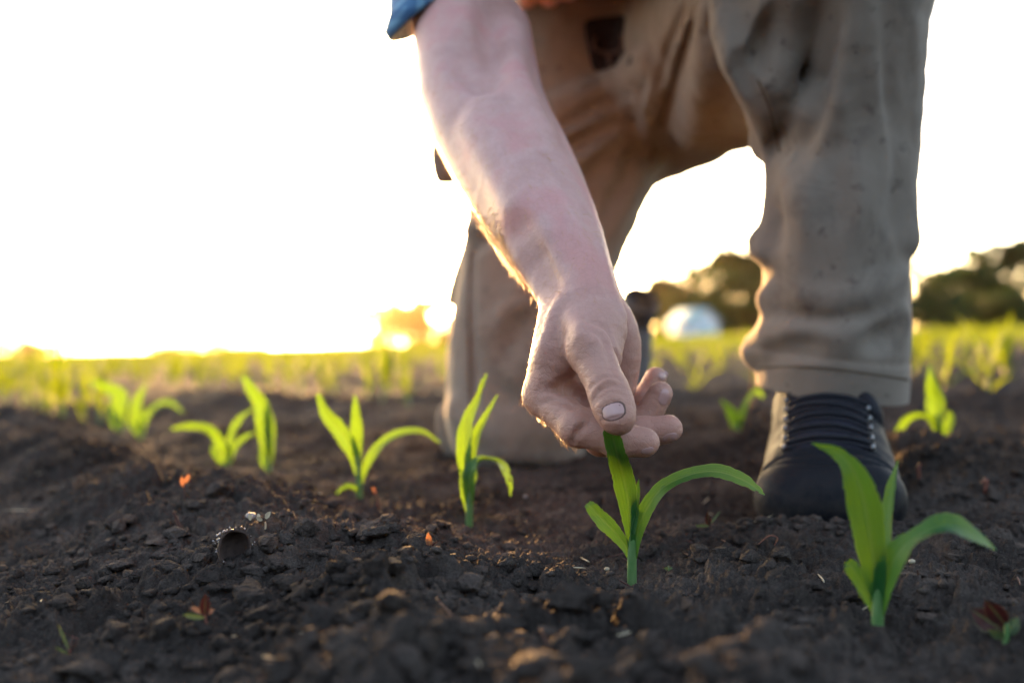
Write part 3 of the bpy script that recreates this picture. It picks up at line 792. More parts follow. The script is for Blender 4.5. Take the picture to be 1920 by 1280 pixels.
corn_px((265, 826), 1.72, [(265, 805), (262, 785)], [
    ([(265, 815, 0), (272, 785, -.004), (292, 762, -.006), (318, 755, -.008), (342, 772, -.008)], [8, 14, 13, 13, 12, 5], (.3, .5), .3),
    ([(264, 815, 0), (256, 780, .002), (258, 750, .004), (275, 718, .004)], [8, 24, 24, 14, 4], (.3, .3), .3),
    ([(262, 818, 0), (250, 800, 0), (240, 788, 0)], [7, 12, 5], (.3, .3), .3)],
    'corn plant with a leaf hooking down to the right, behind the drooping one', 220)
corn_px((228, 812), 1.82, [(226, 795), (222, 775)], [
    ([(226, 805, 0), (222, 770, .002), (226, 742, .004), (205, 728, .006), (170, 715, .008)], [10, 30, 34, 26, 22, 8], (.3, .3), .3),
    ([(226, 805, 0), (212, 785, 0), (206, 755, 0)], [8, 18, 14, 4], (.3, .3), .3)],
    'broad bright corn plant with its top leaf pointing left', 230)
corn_px((1765, 850), 1.24, [(1763, 830), (1760, 800), (1757, 775)], [
    ([(1762, 825, 0), (1756, 780, .004), (1754, 745, .006), (1746, 715, .006), (1743, 685, .008)], [10, 22, 36, 28, 14, 4], (.2, .2), .4),
    ([(1763, 835, 0), (1755, 800, -.003), (1735, 776, -.006), (1705, 782, -.010), (1680, 815, -.012), (1674, 835, -.012)], [8, 14, 16, 18, 20, 14, 4], (.3, .5), .3),
    ([(1764, 835, 0), (1772, 810, 0), (1782, 785, 0), (1778, 770, 0)], [8, 18, 18, 5], (.3, .3), .3)],
    'yellow corn plant standing clear on bare soil right of the trouser leg', 240)
corn_px((1384, 822), 1.36, [(1383, 805), (1381, 790)], [
    ([(1383, 812, 0), (1378, 785, .002), (1366, 765, .004), (1352, 750, .004)], [8, 24, 22, 12, 3], (.3, .3), .3),
    ([(1384, 810, 0), (1392, 780, -.004), (1400, 755, -.006), (1418, 735, -.008), (1432, 745, -.008)], [7, 12, 12, 16, 5], (.3, .4), .3)],
    'small corn plant just left of the front shoe', 250)
NEAR = [P(*q)[:2] for q in PLANTS]
# the rest of the rows
r = np.random.default_rng(11)
spots = []
for k in range(-60, 190):
    o = ROW_O+ROW_N*.7*k
    A = np.arange(-120, 200, .155)+r.uniform(0, .2)
    A = A+r.normal(size=len(A))*.03
    x = o[0]+ROW_U[0]*A+r.normal(size=len(A))*.012; y = o[1]+ROW_U[1]*A+r.normal(size=len(A))*.012
    ok = (y > .45) & (y < 46) & (np.abs(x) < 1.0*y+.8) & (r.random(len(A)) > .06)
    spots.append(np.stack([x[ok], y[ok]], 1))
spots = np.concatenate(spots)
d2 = np.min(np.linalg.norm(spots[:, None]-np.array(NEAR)[None], axis=2), 1)
px = 960+spots[:, 0]/spots[:, 1]*FPX
infoot = (np.abs(spots[:, 0]-FOOT[0]) < .12) & (np.abs(spots[:, 1]-FOOT[1]) < .22)
kneel = (np.abs(spots[:, 0]-.06) < .16) & (spots[:, 1] > 1.05) & (spots[:, 1] < 1.95)
near_row = (np.abs(row_perp(spots[:, 0], spots[:, 1])) < .1) & (spots[:, 1] < 1.95)
bare = (spots[:, 1] < 1.75) & (px > 1100)
spots = spots[(d2 > .13) & ~infoot & ~kneel & ~near_row & ~bare & (spots[:, 1] > .9)]
spots = spots[np.argsort(spots[:, 1])]
variants = [gen_corn(300+i) for i in range(9)]
proto_small = []
for i in range(9):
    o = corn_object(variants[i]); proto_small.append(o)
N_PART = 60; N_IND = 280
first_used = set()
inframe = np.abs(spots[:, 0]) < .56*spots[:, 1]
ind = spots[inframe][:N_IND]; rest = np.concatenate([spots[inframe][N_IND:], spots[~inframe]])
proto_root = []
for i in range(5):
    rt = empty('corn_plant'); corn_parts(variants[i], rt, M['leaf_far']); proto_root.append(rt)
used_root = set()
def side_word(x, y): return 'left' if 960+x/y*FPX < 850 else 'right'
def place_label(o, x, y):
    if y < 3.2: l = 'young corn plant in the nearer rows on the %s, softly blurred' % side_word(x, y)
    else: l = 'small blurred corn plant far down the rows on the %s' % side_word(x, y)
    tag(o, l, 'corn plant', 'young corn plants far down the rows on the '+side_word(x, y) if y >= 3.2 else 'young corn plants in the nearer rows on the '+side_word(x, y))
indz = G(ind[:, 0], ind[:, 1])
for n, (x, y) in enumerate(ind):
    z = indz[n]; sc = r.uniform(.8, 1.15); a = r.uniform(0, 6.28)
    if n < N_PART:
        i = int(r.integers(0, 5)); src = proto_root[i]
        if i in used_root:
            o = src.copy(); COL.objects.link(o)
            for ch in list(src.children):
                c = ch.copy(); COL.objects.link(c); c.parent = o
        else: o = src; used_root.add(i)
    else:
        i = int(r.integers(0, 9)); src = proto_small[i]
        if i in first_used: o = src.copy(); COL.objects.link(o)
        else: o = src; first_used.add(i)
    o.location = (x, y, z); o.rotation_euler = (0, 0, a); o.scale = (sc, sc, sc)
    place_label(o, x, y)
def crop_stuff(pts, name, label, lod, s0=1.0):
    VV = []; QQ = []; UU = []; nn = 0
    for i in range(5):
        vs = []; qs = []; us = []; b = 0
        for nm, V, Q, T, U in variants[i]:
            if nm != 'leaf': continue
            Vg = V.reshape(14, 7, 3)[::lod][:, [0, 3, 6]]; Ug = U.reshape(14, 7, 2)[::lod][:, [0, 3, 6]]
            m = Vg.shape[0]; ii = np.arange(m-1)[:, None]; jj = np.arange(2)[None]
            q = np.stack([ii*3+jj, ii*3+jj+1, (ii+1)*3+jj+1, (ii+1)*3+jj], -1).reshape(-1, 4)
            vs.append(Vg.reshape(-1, 3)); us.append(Ug.reshape(-1, 2)); qs.append(q+b); b += m*3
        vs = np.concatenate(vs); qs = np.concatenate(qs); us = np.concatenate(us)
        sel = pts[i::5]; a = r.uniform(0, 6.28, len(sel)); sc = r.uniform(.8, 1.25, len(sel))*s0*.9
        c, s_ = np.cos(a), np.sin(a)
        X = (vs[None, :, 0]*c[:, None]-vs[None, :, 1]*s_[:, None])*sc[:, None]+sel[:, 0:1]
        Yy = (vs[None, :, 0]*s_[:, None]+vs[None, :, 1]*c[:, None])*sc[:, None]+sel[:, 1:2]
        Z = vs[None, :, 2]*sc[:, None]+macro(sel[:, 0], sel[:, 1])[:, None]
        VV.append(np.stack([X, Yy, Z], -1).reshape(-1, 3)); QQ.append((qs[None]+(np.arange(len(sel))*len(vs))[:, None, None]).reshape(-1, 4)+nn)
        UU.append(np.tile(us, (len(sel), 1))); nn += len(sel)*len(vs)
    o = mesh_np(name, np.concatenate(VV), np.concatenate(QQ), M['leaf_far'], uv=np.concatenate(UU)); tag(o, label, 'corn crop', kind='stuff')
crop_stuff(rest, 'distant_corn', 'distant rows of young corn merging into a yellow-green band', 3)
fy = 46+ (r.random(9000)**1.6)*330; fx = r.uniform(-.62, .62, 9000)*fy
crop_stuff(np.stack([fx, fy], 1), 'horizon_corn', 'yellow-green far edge of the corn field at the horizon', 4, 1.9)
# ------------------------------------------------------------------ the kneeling person
person = empty('person', (.2, 1.1, 0))
tag(person, 'kneeling person in khaki trousers reaching down to hold a corn leaf tip', 'person')
PO = np.array([.2, 1.1, 0])
def pobj(name, V, Q, mats, parent=None, **kw):
    """mesh in world coordinates parented under the person"""
    return mesh_np(name, V-PO, Q, mats, parent or person, **kw)
def C(*q): return [P(x, y, d) for x, y, d in q]

# ---- bare arm and hand (one surface)
A = SDF()
# forearm and upper arm
arm = C((838, -150, 1.02), (860, -20, .96), (880, 90, .91), (905, 195, .862), (957, 300, .80), (1018, 412, .74), (1062, 500, .70), (1080, 545, .685))
A.chainS(arm, [.056, .050, .0465, .0455, .0425, .0350, .0270, .0250], .008, 18)
A.chainS(C((846, 60, .92), (860, 190, .862), (926, 330, .793), (990, 450, .73), (1038, 530, .688)), [.028, .030, .0255, .015, .012], .016, 10)        # brachioradialis side
A.chainS(C((950, 60, .93), (968, 200, .865), (1022, 320, .80), (1078, 440, .735), (1104, 520, .695)), [.022, .024, .0235, .016, .012], .02, 10)      # flexor side
# hand body: metacarpals
wr = P(1082, 545, .685)
MC = {'i': P(1018, 742, .660), 'm': P(1046, 748, .680), 'r': P(1078, 742, .702), 'p': P(1112, 728, .722)}
WRm = {'i': P(1062, 560, .672), 'm': P(1078, 560, .684), 'r': P(1092, 560, .695), 'p': P(1106, 565, .704)}
for f, ra, rb in (('i', .0145, .0122), ('m', .0140, .0122), ('r', .0135, .0112), ('p', .013, .0100)):
    A.cap(WRm[f], MC[f], ra, rb, .012)
# palm fill, thenar and hypothenar pads
A.chainS(C((1112, 560, .690), (1148, 610, .700), (1160, 660, .704), (1158, 722, .706)), [.016, .0165, .0160, .0135], .010, 8)
A.chain(C((1100, 560, .672), (1126, 620, .652), (1130, 668, .640)), [.019, .0175, .0125], .012)
A.chain(C((1062, 590, .665), (1046, 660, .655), (1040, 705, .654)), [.013, .0135, .012], .014)      # first web muscle
# thumb
TH = C((1092, 585, .660), (1106, 655, .630), (1141, 733, .607), (1158, 782, .5985))
A.chain(TH[:2], [.0165, .0146], .010)
A.cap(TH[1], TH[2], .0140, .0118, .005)
A.cap(TH[2], TH[3], .0120, .0108, .004)
A.ell(P(1149, 758, .6015), (.0127, .0094, .0155), np.array([unit(np.cross(unit(TH[3]-TH[2]), ray(1150, 760))), unit(np.cross(np.cross(unit(TH[3]-TH[2]), ray(1150, 760)), unit(TH[3]-TH[2]))), unit(TH[3]-TH[2])]), .004)
A.ell(P(1109, 652, .6245), (.0105, .008, .0105), None, .008)                                        # thumb knuckle
# fingers
FI = {'i': (C((1018, 742, .660), (1084, 800, .632), (1160, 824, .6225), (1209, 829, .622)), (.0124, .0118, .0106, .0092)),
      'm': (C((1046, 748, .680), (1128, 820, .658), (1205, 812, .652), (1253, 803, .648)), (.0120, .0114, .0104, .0092)),
      'r': (C((1078, 742, .702), (1150, 812, .694), (1208, 790, .690), (1238, 738, .688)), (.0114, .0106, .0098, .0086)),
      'p': (C((1112, 728, .722), (1170, 775, .722), (1210, 748, .720), (1229, 708, .720)), (.0102, .0096, .0088, .0078))}
for f, (c, rr) in FI.items():
    A.cap(c[0], c[1], rr[0], rr[1], .0065)
    A.cap(c[1], c[2], rr[1], rr[2], .0022)
    A.cap(c[2], c[3], rr[2], rr[3], .0022)
    for q, e in ((1, 1.06), (2, 1.05)): A.ell(c[q], np.array([1, 1, 1])*rr[q]*e, None, .003)
# skin folds, tendons and veins
A.ridge([(1122, 470), (1134, 510), (1146, 550), (1164, 590)], .0035, .006, .0026)
A.ridge([(985, 350), (1010, 420), (1035, 480), (1060, 530)], .0042, .010, .0030)
A.ridge([(1000, 300), (1060, 400), (1098, 480), (1110, 540)], .004, .010, .0032)
A.ridge([(1078, 600), (1095, 625), (1108, 650)], .005, .008, .0032)
A.ridge([(1050, 560), (1036, 610), (1020, 670)], .0035, .008, .0024)
A.groove([(945, 10), (935, 60), (918, 100)], .022, .014, .010)          # hollow of the elbow
A.ridge([(958, 70), (962, 120), (985, 190), (1015, 260)], .010, .012, .006)
A.groove([(868, 60), (872, 110), (905, 150)], .012, .014, .002)
A.ridge([(905, 240), (950, 330), (985, 400), (1005, 450)], .012, .018, .0105)
A.groove([(950, 430), (975, 475), (1002, 515)], .016, .016, .0012)
A.groove([(1108, 598), (1135, 612), (1152, 640), (1160, 672)], .0030, .003, .0017)     # thumb base fold
A.groove([(1095, 612), (1122, 622), (1140, 650), (1148, 690)], .0022, .003, .0007)
A.groove([(1018, 700), (1045, 716), (1075, 730), (1096, 742)], .0036, .003, .0024)     # web folds
A.groove([(1014, 716), (1036, 726), (1062, 730)], .0022, .0024, .0014)
A.groove([(1006, 734), (1030, 728), (1060, 736), (1090, 752)], .0024, .0024, .0015)
A.groove([(1012, 756), (1030, 750), (1056, 752), (1080, 762)], .0020, .0022, .0011)
A.groove([(1022, 690), (1050, 700), (1075, 712)], .0020, .0024, .0009)
A.groove([(1062, 722), (1084, 740), (1104, 764)], .0050, .006, .0040)                  # dark hollow beside the thumb
A.groove([(1072, 832), (1080, 815), (1092, 800), (1104, 790)], .0024, .002, .0019)     # index crease
A.groove([(1112, 740), (1130, 722), (1152, 716), (1168, 722)], .0018, .002, .0013)     # thumb joint wrinkles
A.groove([(1110, 750), (1128, 730), (1150, 723), (1170, 730)], .0014, .0018, .0009)
A.groove([(1104, 728), (1126, 708), (1150, 704), (1164, 710)], .0014, .0018, .0009)
A.groove([(1112, 758), (1134, 738), (1156, 733), (1174, 742)], .0012, .0016, .0008)
# nail bed of the thumb: shallow rim
def nail(px, py, r, tip, w, l, tilt=0.0, d=None):
    d = A.hit(px, py) if d is None else d
    return P(px, py, d)
TN = P(1150, 769, A.hit(1150, 769))
A.groove([(1127, 790), (1128, 776), (1133, 762), (1141, 755), (1153, 752), (1164, 755), (1171, 766), (1174, 776)], .0010, .0008, .0007)
A.groove([(1128, 791), (1142, 786), (1158, 782), (1174, 776)], .0010, .0008, .0008)
VX = .0016 if QUICK else .0009
V, Q = A.mesh(VX, hi=None)
V = relax(V, Q, 2, .4)
nn = normals(V, Q)
V = V+nn*((.0003*fbm3(V*240, 3, 1)+.0003*fbm3(V*60, 2, 2)+.0004*np.abs(fbm3(V*np.array([160, 160, 420]), 2, 3)))*sstep(.30, .16, V[:, 2])+.0004*fbm3(V*24, 2, 4))[:, None]
# rest of the body, hidden under the clothes: shoulders, trunk, neck and the other arm with its fist
TRUNK = [P(1150, -60, 1.46), P(1140, -190, 1.30), P(1120, -290, 1.12)]
CHEST = P(1120, -310, 1.04); R_SH = P(820, -330, 1.02); L_SH = P(1430, -370, 1.06); L_EL = P(1530, -200, .98)
HEAD = P(1110, -500, .81)
B = SDF()
B.chain([P(838, -150, 1.02), R_SH], [.055, .060], .02)
B.chainS(TRUNK, [.125, .13, .14], .05, 5)
B.chain([R_SH, CHEST, L_SH], [.07, .10, .07], .04)
B.chain([CHEST, P(1110, -420, .92), HEAD], [.065, .058, .055], .03)
B.ell(HEAD, (.075, .098, .112), None, .02)
hx, hu = np.array([1., 0, 0]), unit(np.array([0, -.75, 1.])); hf = np.cross(hu, hx); hf = hf if hf[1] < 0 else -hf
B.cap(HEAD-hu*.045+hf*.05, HEAD-hu*.075+hf*.062, .045, .034, .02)                       # jaw
B.cap(HEAD+hf*.096-hu*.0, HEAD+hf*.112-hu*.035, .008, .015, .008)                       # nose
for s_ in (-1, 1):
    B.ell(HEAD+hx*.078*s_-hu*.01, (.010, .022, .032), None, .006)                       # ears
    B.ell(HEAD+hx*.032*s_+hf*.098+hu*.002, (.016, .012, .011), None, .006, 's')          # eye sockets
    B.ell(HEAD+hx*.032*s_+hf*.086+hu*.002, (.012, .012, .012), None, .002)
B.cap(HEAD-hx*.022+hf*.103-hu*.062, HEAD+hx*.022+hf*.103-hu*.062, .005, .005, .004, 's') # mouth
B.chain([L_SH, L_EL, P(1300, -130, 1.08), P(1115, -105, 1.15)], [.06, .043, .036, .029], .015)
for i, x in enumerate((945, 988, 1030, 1066)):
    yb = (-20, -3, -5, -17)[i]
    B.chain(C((x+55, -85, 1.17), (x+2, yb-62, 1.145), (x, yb, 1.16), (x+22, yb-18, 1.20)), [.0145, .0135, .0125, .0105], .004)
B.chain(C((1115, -105, 1.15), (1015, -90, 1.17)), [.030, .032], .012)
V2, Q2 = B.mesh(.004 if not QUICK else .007); V2 = relax(V2, Q2, 1, .4)
# fist in finer steps is part of the same grid
body = pobj('body', np.concatenate([V, V2]), np.concatenate([Q, Q2+len(V)]), M['skin'])

# ---- short hair of the head
hv, hq = ico(4)[0], ico(4)[1]
hv = hv*(1+.05*fbm3(hv*6, 3, 8))[:, None]
kp = np.array([(hv[t_].mean(0)@(hu*.75-hf*.55)) > .10 for t_ in hq])
hw = HEAD+hx*(hv[:, :1]*.080)+hf*(-(hv@-hf)[:, None]*.103)+hu*((hv@hu)[:, None]*.118)
pobj('head_hair', hw, hq[kp], M['hair_dark'], body)
# ---- nails: thin curved plates set on the finger tips, dirt in the fold round the thumb nail
def surf_patch(S, poly_c, ax, ay, lift, nu=16, nv=16, e=2.6, edge=-.0006, dmax=None):
    """plate over the surface S seen round photo pixel poly_c; ax, ay half axes in pixels (vectors)"""
    u = np.linspace(-1, 1, nu); G_ = []; c = np.array(poly_c, float); ax = np.array(ax, float); ay = np.array(ay, float)
    for j in range(nv):
        for i in range(nu):
            a, b = u[i], np.linspace(-1, 1, nv)[j]
            k = max(abs(a), abs(b)); rr = (abs(a)**e+abs(b)**e)**(1/e); s_ = k/rr if rr > 0 else 0
            q = c+ax*a*s_+ay*b*s_
            d = S.hit(q[0], q[1]); G_.append((q[0], q[1], d, k))
    G_ = np.array(G_)
    if dmax: G_[:, 2] = np.minimum(G_[:, 2], dmax)
    Vp = np.array([P(x, y, d-(lift if k < .93 else edge)) for x, y, d, k in G_])
    i = np.arange(nv-1)[:, None]; j = np.arange(nu-1)[None]
    Qp = np.stack([i*nu+j, (i+1)*nu+j, (i+1)*nu+j+1, i*nu+j+1], -1).reshape(-1, 4)
    return Vp, Qp
for c, ax, ay, lf in [((1150, 771), (22.6, -6.8), (4.3, 16.4), .00045), ((1245, 744), (9, 6), (-6, 15), .0003), ((1257, 820), (16, -4), (2, 8), .0003), ((1243, 703), (8, 4), (-4, 8), .0003), ((1214, 845), (13, -4), (2, 6), .0003)]:
    Vp, Qp = surf_patch(A, c, ax, ay, lf); pobj('nail', Vp, Qp, M['nail'], body)
Vp, Qp = surf_patch(A, (1151, 770.5), (24.6, -7.3), (4.8, 18.2), .00034); pobj('nail_fold', Vp, Qp, M['nail_edge'], body)
# ---- hair along the back edge of forearm and hand
def build_hair():
    r = np.random.default_rng(5); mb = MB()
    rel = V-EYE; d = rel@cF; X = 960+(rel@cR)/d*FPX; Y = 640-(rel@cU)/d*FPX
    nr = normals(V, Q); vn = -(rel/np.linalg.norm(rel, axis=1)[:, None]); f = (nr*vn).sum(1); lf = nr@cR
    wgt = np.where((lf < -.25) & (Y > 250) & (Y < 560) & (np.abs(f) < .75), np.exp(-((Y-462)/62)**2)*1.0+.05, 0)
    wgt = np.where((Y >= 530) & (Y < 780) & (X < 1060) & (lf < -.5) & (np.abs(f) < .55), .10, wgt)
    wgt = np.where((Y >= 780) & (Y < 850) & (X < 1085) & (nr[:, 2] < -.3) & (np.abs(f) < .6), .22, wgt)
    wgt = np.where((f > .35) & (Y > 120) & (Y < 580) & (X < 1120), .02, wgt)
    wgt = wgt/wgt.sum(); ids = r.choice(len(V), 260 if QUICK else 3600, p=wgt)
    along = unit(arm[-1]-arm[3])
    for i in ids:
        L = r.uniform(.004, .0105)*(.6 if Y[i] > 560 else 1)
        if f[i] > .55: L *= .8
        n0 = nr[i]; t = unit(along+r.normal(size=3)*.45); t = unit(t-n0*np.dot(t, n0))
        lift = r.uniform(.25, .95)
        p0 = V[i]-n0*.0004; p1 = p0+(n0*lift+t*.7)*L*.45; p2 = p1+(n0*lift*.35+t*.9+np.array([0, 0, -.25]))*L*.55
        a, b, c = tube([p0, p1, p2], [.00011, .00009, .00004], 3, 5, cap=False); mb.add(a-PO, b)
    mb.build('arm_hair', M['hair'], body)
build_hair()
# ---- khaki trousers (one cloth surface)
T = SDF()
pelvis = C((1120, 40, 1.44), (1300, 60, 1.42))
T.cap(pelvis[0], pelvis[1], .155, .150, .04)
T.cap(P(935, 80, 1.43), P(1130, 60, 1.42), .11, .13, .04)
T.cap(P(1150, 20, 1.42), P(1140, -210, 1.36), .165, .150, .05)
# kneeling leg: thigh down to the knee on the soil, shin going back
T.chainS(C((1085, 90, 1.40), (1052, 300, 1.345), (1008, 480, 1.31), (985, 640, 1.285), (975, 770, 1.27)), [.150, .122, .101, .099, .094], .03, 10)
T.chainS(C((1130, 250, 1.38), (1095, 420, 1.34), (1050, 560, 1.31)), [.085, .052, .045], .04, 6)
T.chainS(C((965, 795, 1.285), (1010, 770, 1.42), (1070, 735, 1.58), (1120, 712, 1.68)), [.084, .082, .078, .068], .02, 8)
# front leg: thigh to the knee, shin down to the hem
T.chainS(C((1290, 80, 1.40), (1350, 95, 1.24), (1440, 40, 1.08), (1530, -40, .95), (1556, -75, .905)), [.145, .128, .118, .104, .094], .03, 10)
T.chainS(C((1556, -75, .905), (1552, 30, .905), (1565, 150, .915), (1577, 280, .93), (1573, 390, .930), (1566, 480, .935), (1566, 570, .94), (1563, 640, .945), (1559, 742, .955)), [.092, .088, .078, .0700, .0670, .0665, .0680, .0705, .0685], .016, 20)
# seat between the legs
T.ell(P(1225, 160, 1.40), (.15, .14, .13), None, .04)
# folds of the kneeling leg
T.ridge([(1230, 115), (1150, 165), (1080, 195), (1000, 232)], .022, .010, .008)
T.ridge([(1215, 170), (1130, 215), (1050, 252), (1010, 275)], .024, .010, .009)
T.ridge([(1205, 225), (1130, 275), (1060, 330)], .024, .012, .011)
T.groove([(1170, 180), (1095, 213), (1010, 252)], .012, .007, .014)
T.groove([(1180, 215), (1110, 255), (1040, 295)], .012, .007, .012)
T.groove([(1180, 265), (1115, 320), (1070, 370)], .013, .010, .010)
T.ridge([(1215, 290), (1170, 360), (1135, 430), (1112, 500)], .024, .014, .012)
T.ridge([(1165, 310), (1125, 385), (1092, 460)], .022, .012, .012)
T.groove([(1195, 300), (1150, 380), (1115, 460)], .014, .010, .012)
T.groove([(1140, 320), (1105, 390), (1075, 450)], .014, .010, .010)
T.ridge([(1256, 150), (1230, 210), (1206, 280)], .018, .010, .009)
T.groove([(1310, 0), (1262, 150), (1228, 290)], .010, .005, .014)
T.groove([(1345, 0), (1305, 130), (1270, 280)], .010, .005, .011)
T.groove([(1275, 20), (1240, 120), (1215, 230)], .009, .005, .010)
T.ridge([(1350, 20), (1335, 130), (1300, 250)], .020, .016, .014)
T.ridge([(1045, 510), (985, 565), (925, 625)], .020, .012, .012)
T.groove([(1010, 570), (965, 620), (935, 680)], .016, .014, .009)
T.ridge([(1060, 600), (1005, 670), (960, 730)], .020, .014, .014)
T.ridge([(890, 434), (915, 420), (950, 400)], .014, .007, .006)
T.groove([(880, 468), (915, 450), (950, 436)], .010, .008, .007)
T.groove([(884, 470), (881, 560), (882, 660), (884, 760), (890, 840)], .009, .005, .0065)
T.ridge([(870, 770), (900, 800), (960, 815), (1020, 805)], .020, .014, .014)
T.groove([(900, 690), (940, 740), (990, 770)], .014, .012, .008)
T.ridge([(910, 850), (950, 845), (1010, 850), (1070, 858)], .014, .010, .009)
# folds of the front leg: the front panel stands proud, the cloth to its left falls back
T.groove([(1530, -30), (1500, 70), (1470, 160), (1446, 240), (1440, 290)], .040, .012, .030)
T.groove([(1556, -30), (1526, 90), (1494, 190), (1466, 290), (1450, 390), (1444, 440)], .020, .005, .026)
T.ridge([(1594, -30), (1562, 100), (1530, 200), (1498, 300), (1468, 400), (1454, 470)], .020, .008, .0085)
T.groove([(1700, -10), (1700, 100), (1700, 200), (1704, 300), (1704, 400)], .020, .010, .017)
T.ridge([(1655, 0), (1658, 130), (1666, 240), (1676, 350), (1688, 450)], .018, .010, .010)
T.groove([(1625, 40), (1632, 160), (1640, 270), (1655, 380)], .016, .016, .005)
T.ridge([(1380, 0), (1392, 80), (1425, 150), (1450, 200), (1452, 260)], .026, .010, .006)
T.groove([(1450, 10), (1448, 70), (1428, 112), (1396, 130)], .018, .007, .018)
T.groove([(1375, 40), (1396, 150), (1424, 210)], .010, .006, .009)
T.ridge([(1490, 0), (1478, 80), (1460, 140), (1445, 200)], .018, .008, .006)
T.ridge([(1428, 455), (1446, 510), (1476, 552)], .014, .010, .008)
T.groove([(1430, 540), (1470, 580), (1520, 598), (1600, 594), (1660, 570)], .017, .010, .0115)
T.ridge([(1425, 655), (1470, 626), (1550, 634), (1620, 620), (1668, 596)], .018, .010, .0100)
T.ridge([(1450, 560), (1500, 552), (1560, 562), (1630, 545), (1668, 520)], .017, .010, .0090)
T.groove([(1630, 655), (1665, 634), (1705, 612)], .014, .008, .010)
T.groove([(1440, 668), (1500, 654), (1560, 662)], .012, .010, .006)
T.ridge([(1500, 310), (1535, 400), (1525, 490)], .024, .018, .0175)
T.ridge([(1610, 250), (1600, 360), (1565, 480)], .026, .018, .0195)
T.groove([(1560, 300), (1565, 380), (1545, 470)], .018, .018, .005)
# flat inner sides of the leg that catch the low sun
for yy, dd_, mx, rz in ((512, .915, 1452, .046), (318, .91, 1446, .034)):
    w = P(mx, yy, dd_); T.ell(w-np.array([.30*.9987, .30*.05, 0]), (.30, .30, rz), None, .008, 's')
# hem: cut straight across and hollow inside
h0, h1 = P(1562, 640, .995), P(1556, 760, 1.010)
hax = unit(h1-h0)
hemL, hemR = P(1425, 724, .953), P(1690, 748, .953)
hd = unit(hemR-hemL); hn = unit(np.cross(hd, np.array([0., 1, 0.10]))); hn = hn if hn[2] < 0 else -hn
hc = (hemL+hemR)/2
T.chainS([hc-hn*.085, hc+hn*.10], [.051, .057], .004, 2, 's')
VT = .0045 if QUICK else .0028
Vt, Qt = T.mesh(VT)
# cut below the hem plane
keep = ((Vt[Qt].mean(1)-hc)@hn < 0) | (np.linalg.norm(Vt[Qt].mean(1)-hc, axis=1) > .20)
Qt = Qt[keep]; used = np.unique(Qt); mp = -np.ones(len(Vt), int); mp[used] = np.arange(len(used)); Vt = Vt[used]; Qt = mp[Qt]
near = (np.linalg.norm(Vt-hc, axis=1) < .13)
hd_ = (Vt-hc)@hn; snap = near & (hd_ > -VT*1.2)
Vt[snap] -= np.outer(hd_[snap]+0.0, hn)
Vt = relax(Vt, Qt, 2, .4)
nt_ = normals(Vt, Qt)
dsp = .0055*fbm3(Vt*np.array([14, 14, 8]), 3, 11)+.0020*fbm3(Vt*np.array([55, 55, 30]), 3, 12)
# the turned-up hem band stands a little proud, with a stitched groove
hz = -((Vt-hc)@hn); nearhem = np.linalg.norm(Vt-hc, axis=1) < .14
dsp = np.where(nearhem, dsp*.6+.0012*sstep(.040, .034, hz)-.0012*np.exp(-((hz-.037)/.003)**2), dsp)
Vt = Vt+nt_*dsp[:, None]
trousers = pobj('trousers', Vt, Qt, M['trousers'])
# seam thread of the hem, seams and pocket parts
def on_cloth(pts, r, name, mat, S=T, off=0., parent=None, n=40, seg=6):
    pp = catmull(np.array([(x, y, 0) for x, y in pts], float), n)
    q = np.array([P(x, y, S.hit(x, y)-off) for x, y, _ in pp]); V_, Q_, T_ = tube(q, r, seg)
    mb = MB(); mb.add(V_-PO, Q_, T_); return mb.build(name, mat, parent or trousers)
on_cloth([(1424, 689), (1480, 687), (1550, 690), (1620, 699), (1703, 711)], .0009, 'hem_seam', M['thread'], off=.0012)
on_cloth([(1421, 150), (1440, 195), (1452, 240), (1462, 285)], .0011, 'seam', M['thread'], off=.0016)
on_cloth([(882, 470), (879, 560), (880, 660), (882, 760), (888, 840)], .0011, 'seam', M['thread'], off=.0005)
on_cloth([(1290, 40), (1262, 140), (1235, 240), (1218, 300)], .0012, 'seam', M['thread'], off=.0015)
# thick cloth flaps: hip pocket, thigh pocket, loose cloth behind the knee
def flap(name, outline, d, th, bulge, mat, dd=0.):
    """a stuffed flap: closed outline in photo pixels at depth d (+dd per pixel x), thickness th"""
    o = catmull(np.array([(x, y, 0) for x, y in outline+outline[:1]], float), 40)[:-1, :2]; c = o.mean(0); n = len(o); V_ = []
    rings = [(1, 0), (.97, .5), (.8, .85), (.45, 1.0), (.0, 1.05)]
    for sgn in (1, -1):
        for s_, hgt in rings:
            for x, y in o:
                q = c+(np.array([x, y])-c)*max(s_, .01); V_.append(P(q[0], q[1], d+dd*(q[0]-c[0])-sgn*th*.5*hgt))
    V_ = np.array(V_); Q_ = []
    for k in range(2):
        for a in range(len(rings)-1):
            for j in range(n):
                b0 = (k*len(rings)+a)*n; b1 = b0+n; f_ = (b0+j, b0+(j+1) % n, b1+(j+1) % n, b1+j); Q_.append(f_ if k == 0 else f_[::-1])
    return pobj(name, V_, np.array(Q_), mat, trousers)
flap('hip_pocket', [(890, 225), (846, 232), (818, 246), (807, 285), (812, 328), (826, 346), (870, 342), (900, 325)], 1.30, .035, 1, M['trousers'])
flap('thigh_pocket', [(905, 440), (876, 446), (858, 488), (843, 535), (838, 566), (854, 575), (890, 568), (908, 510)], 1.33, .022, 1, M['trousers'])
flap('loose_cuff', [(880, 762), (846, 750), (824, 764), (818, 800), (830, 840), (846, 870), (872, 874), (890, 830)], 1.36, .03, 1, M['trousers'])
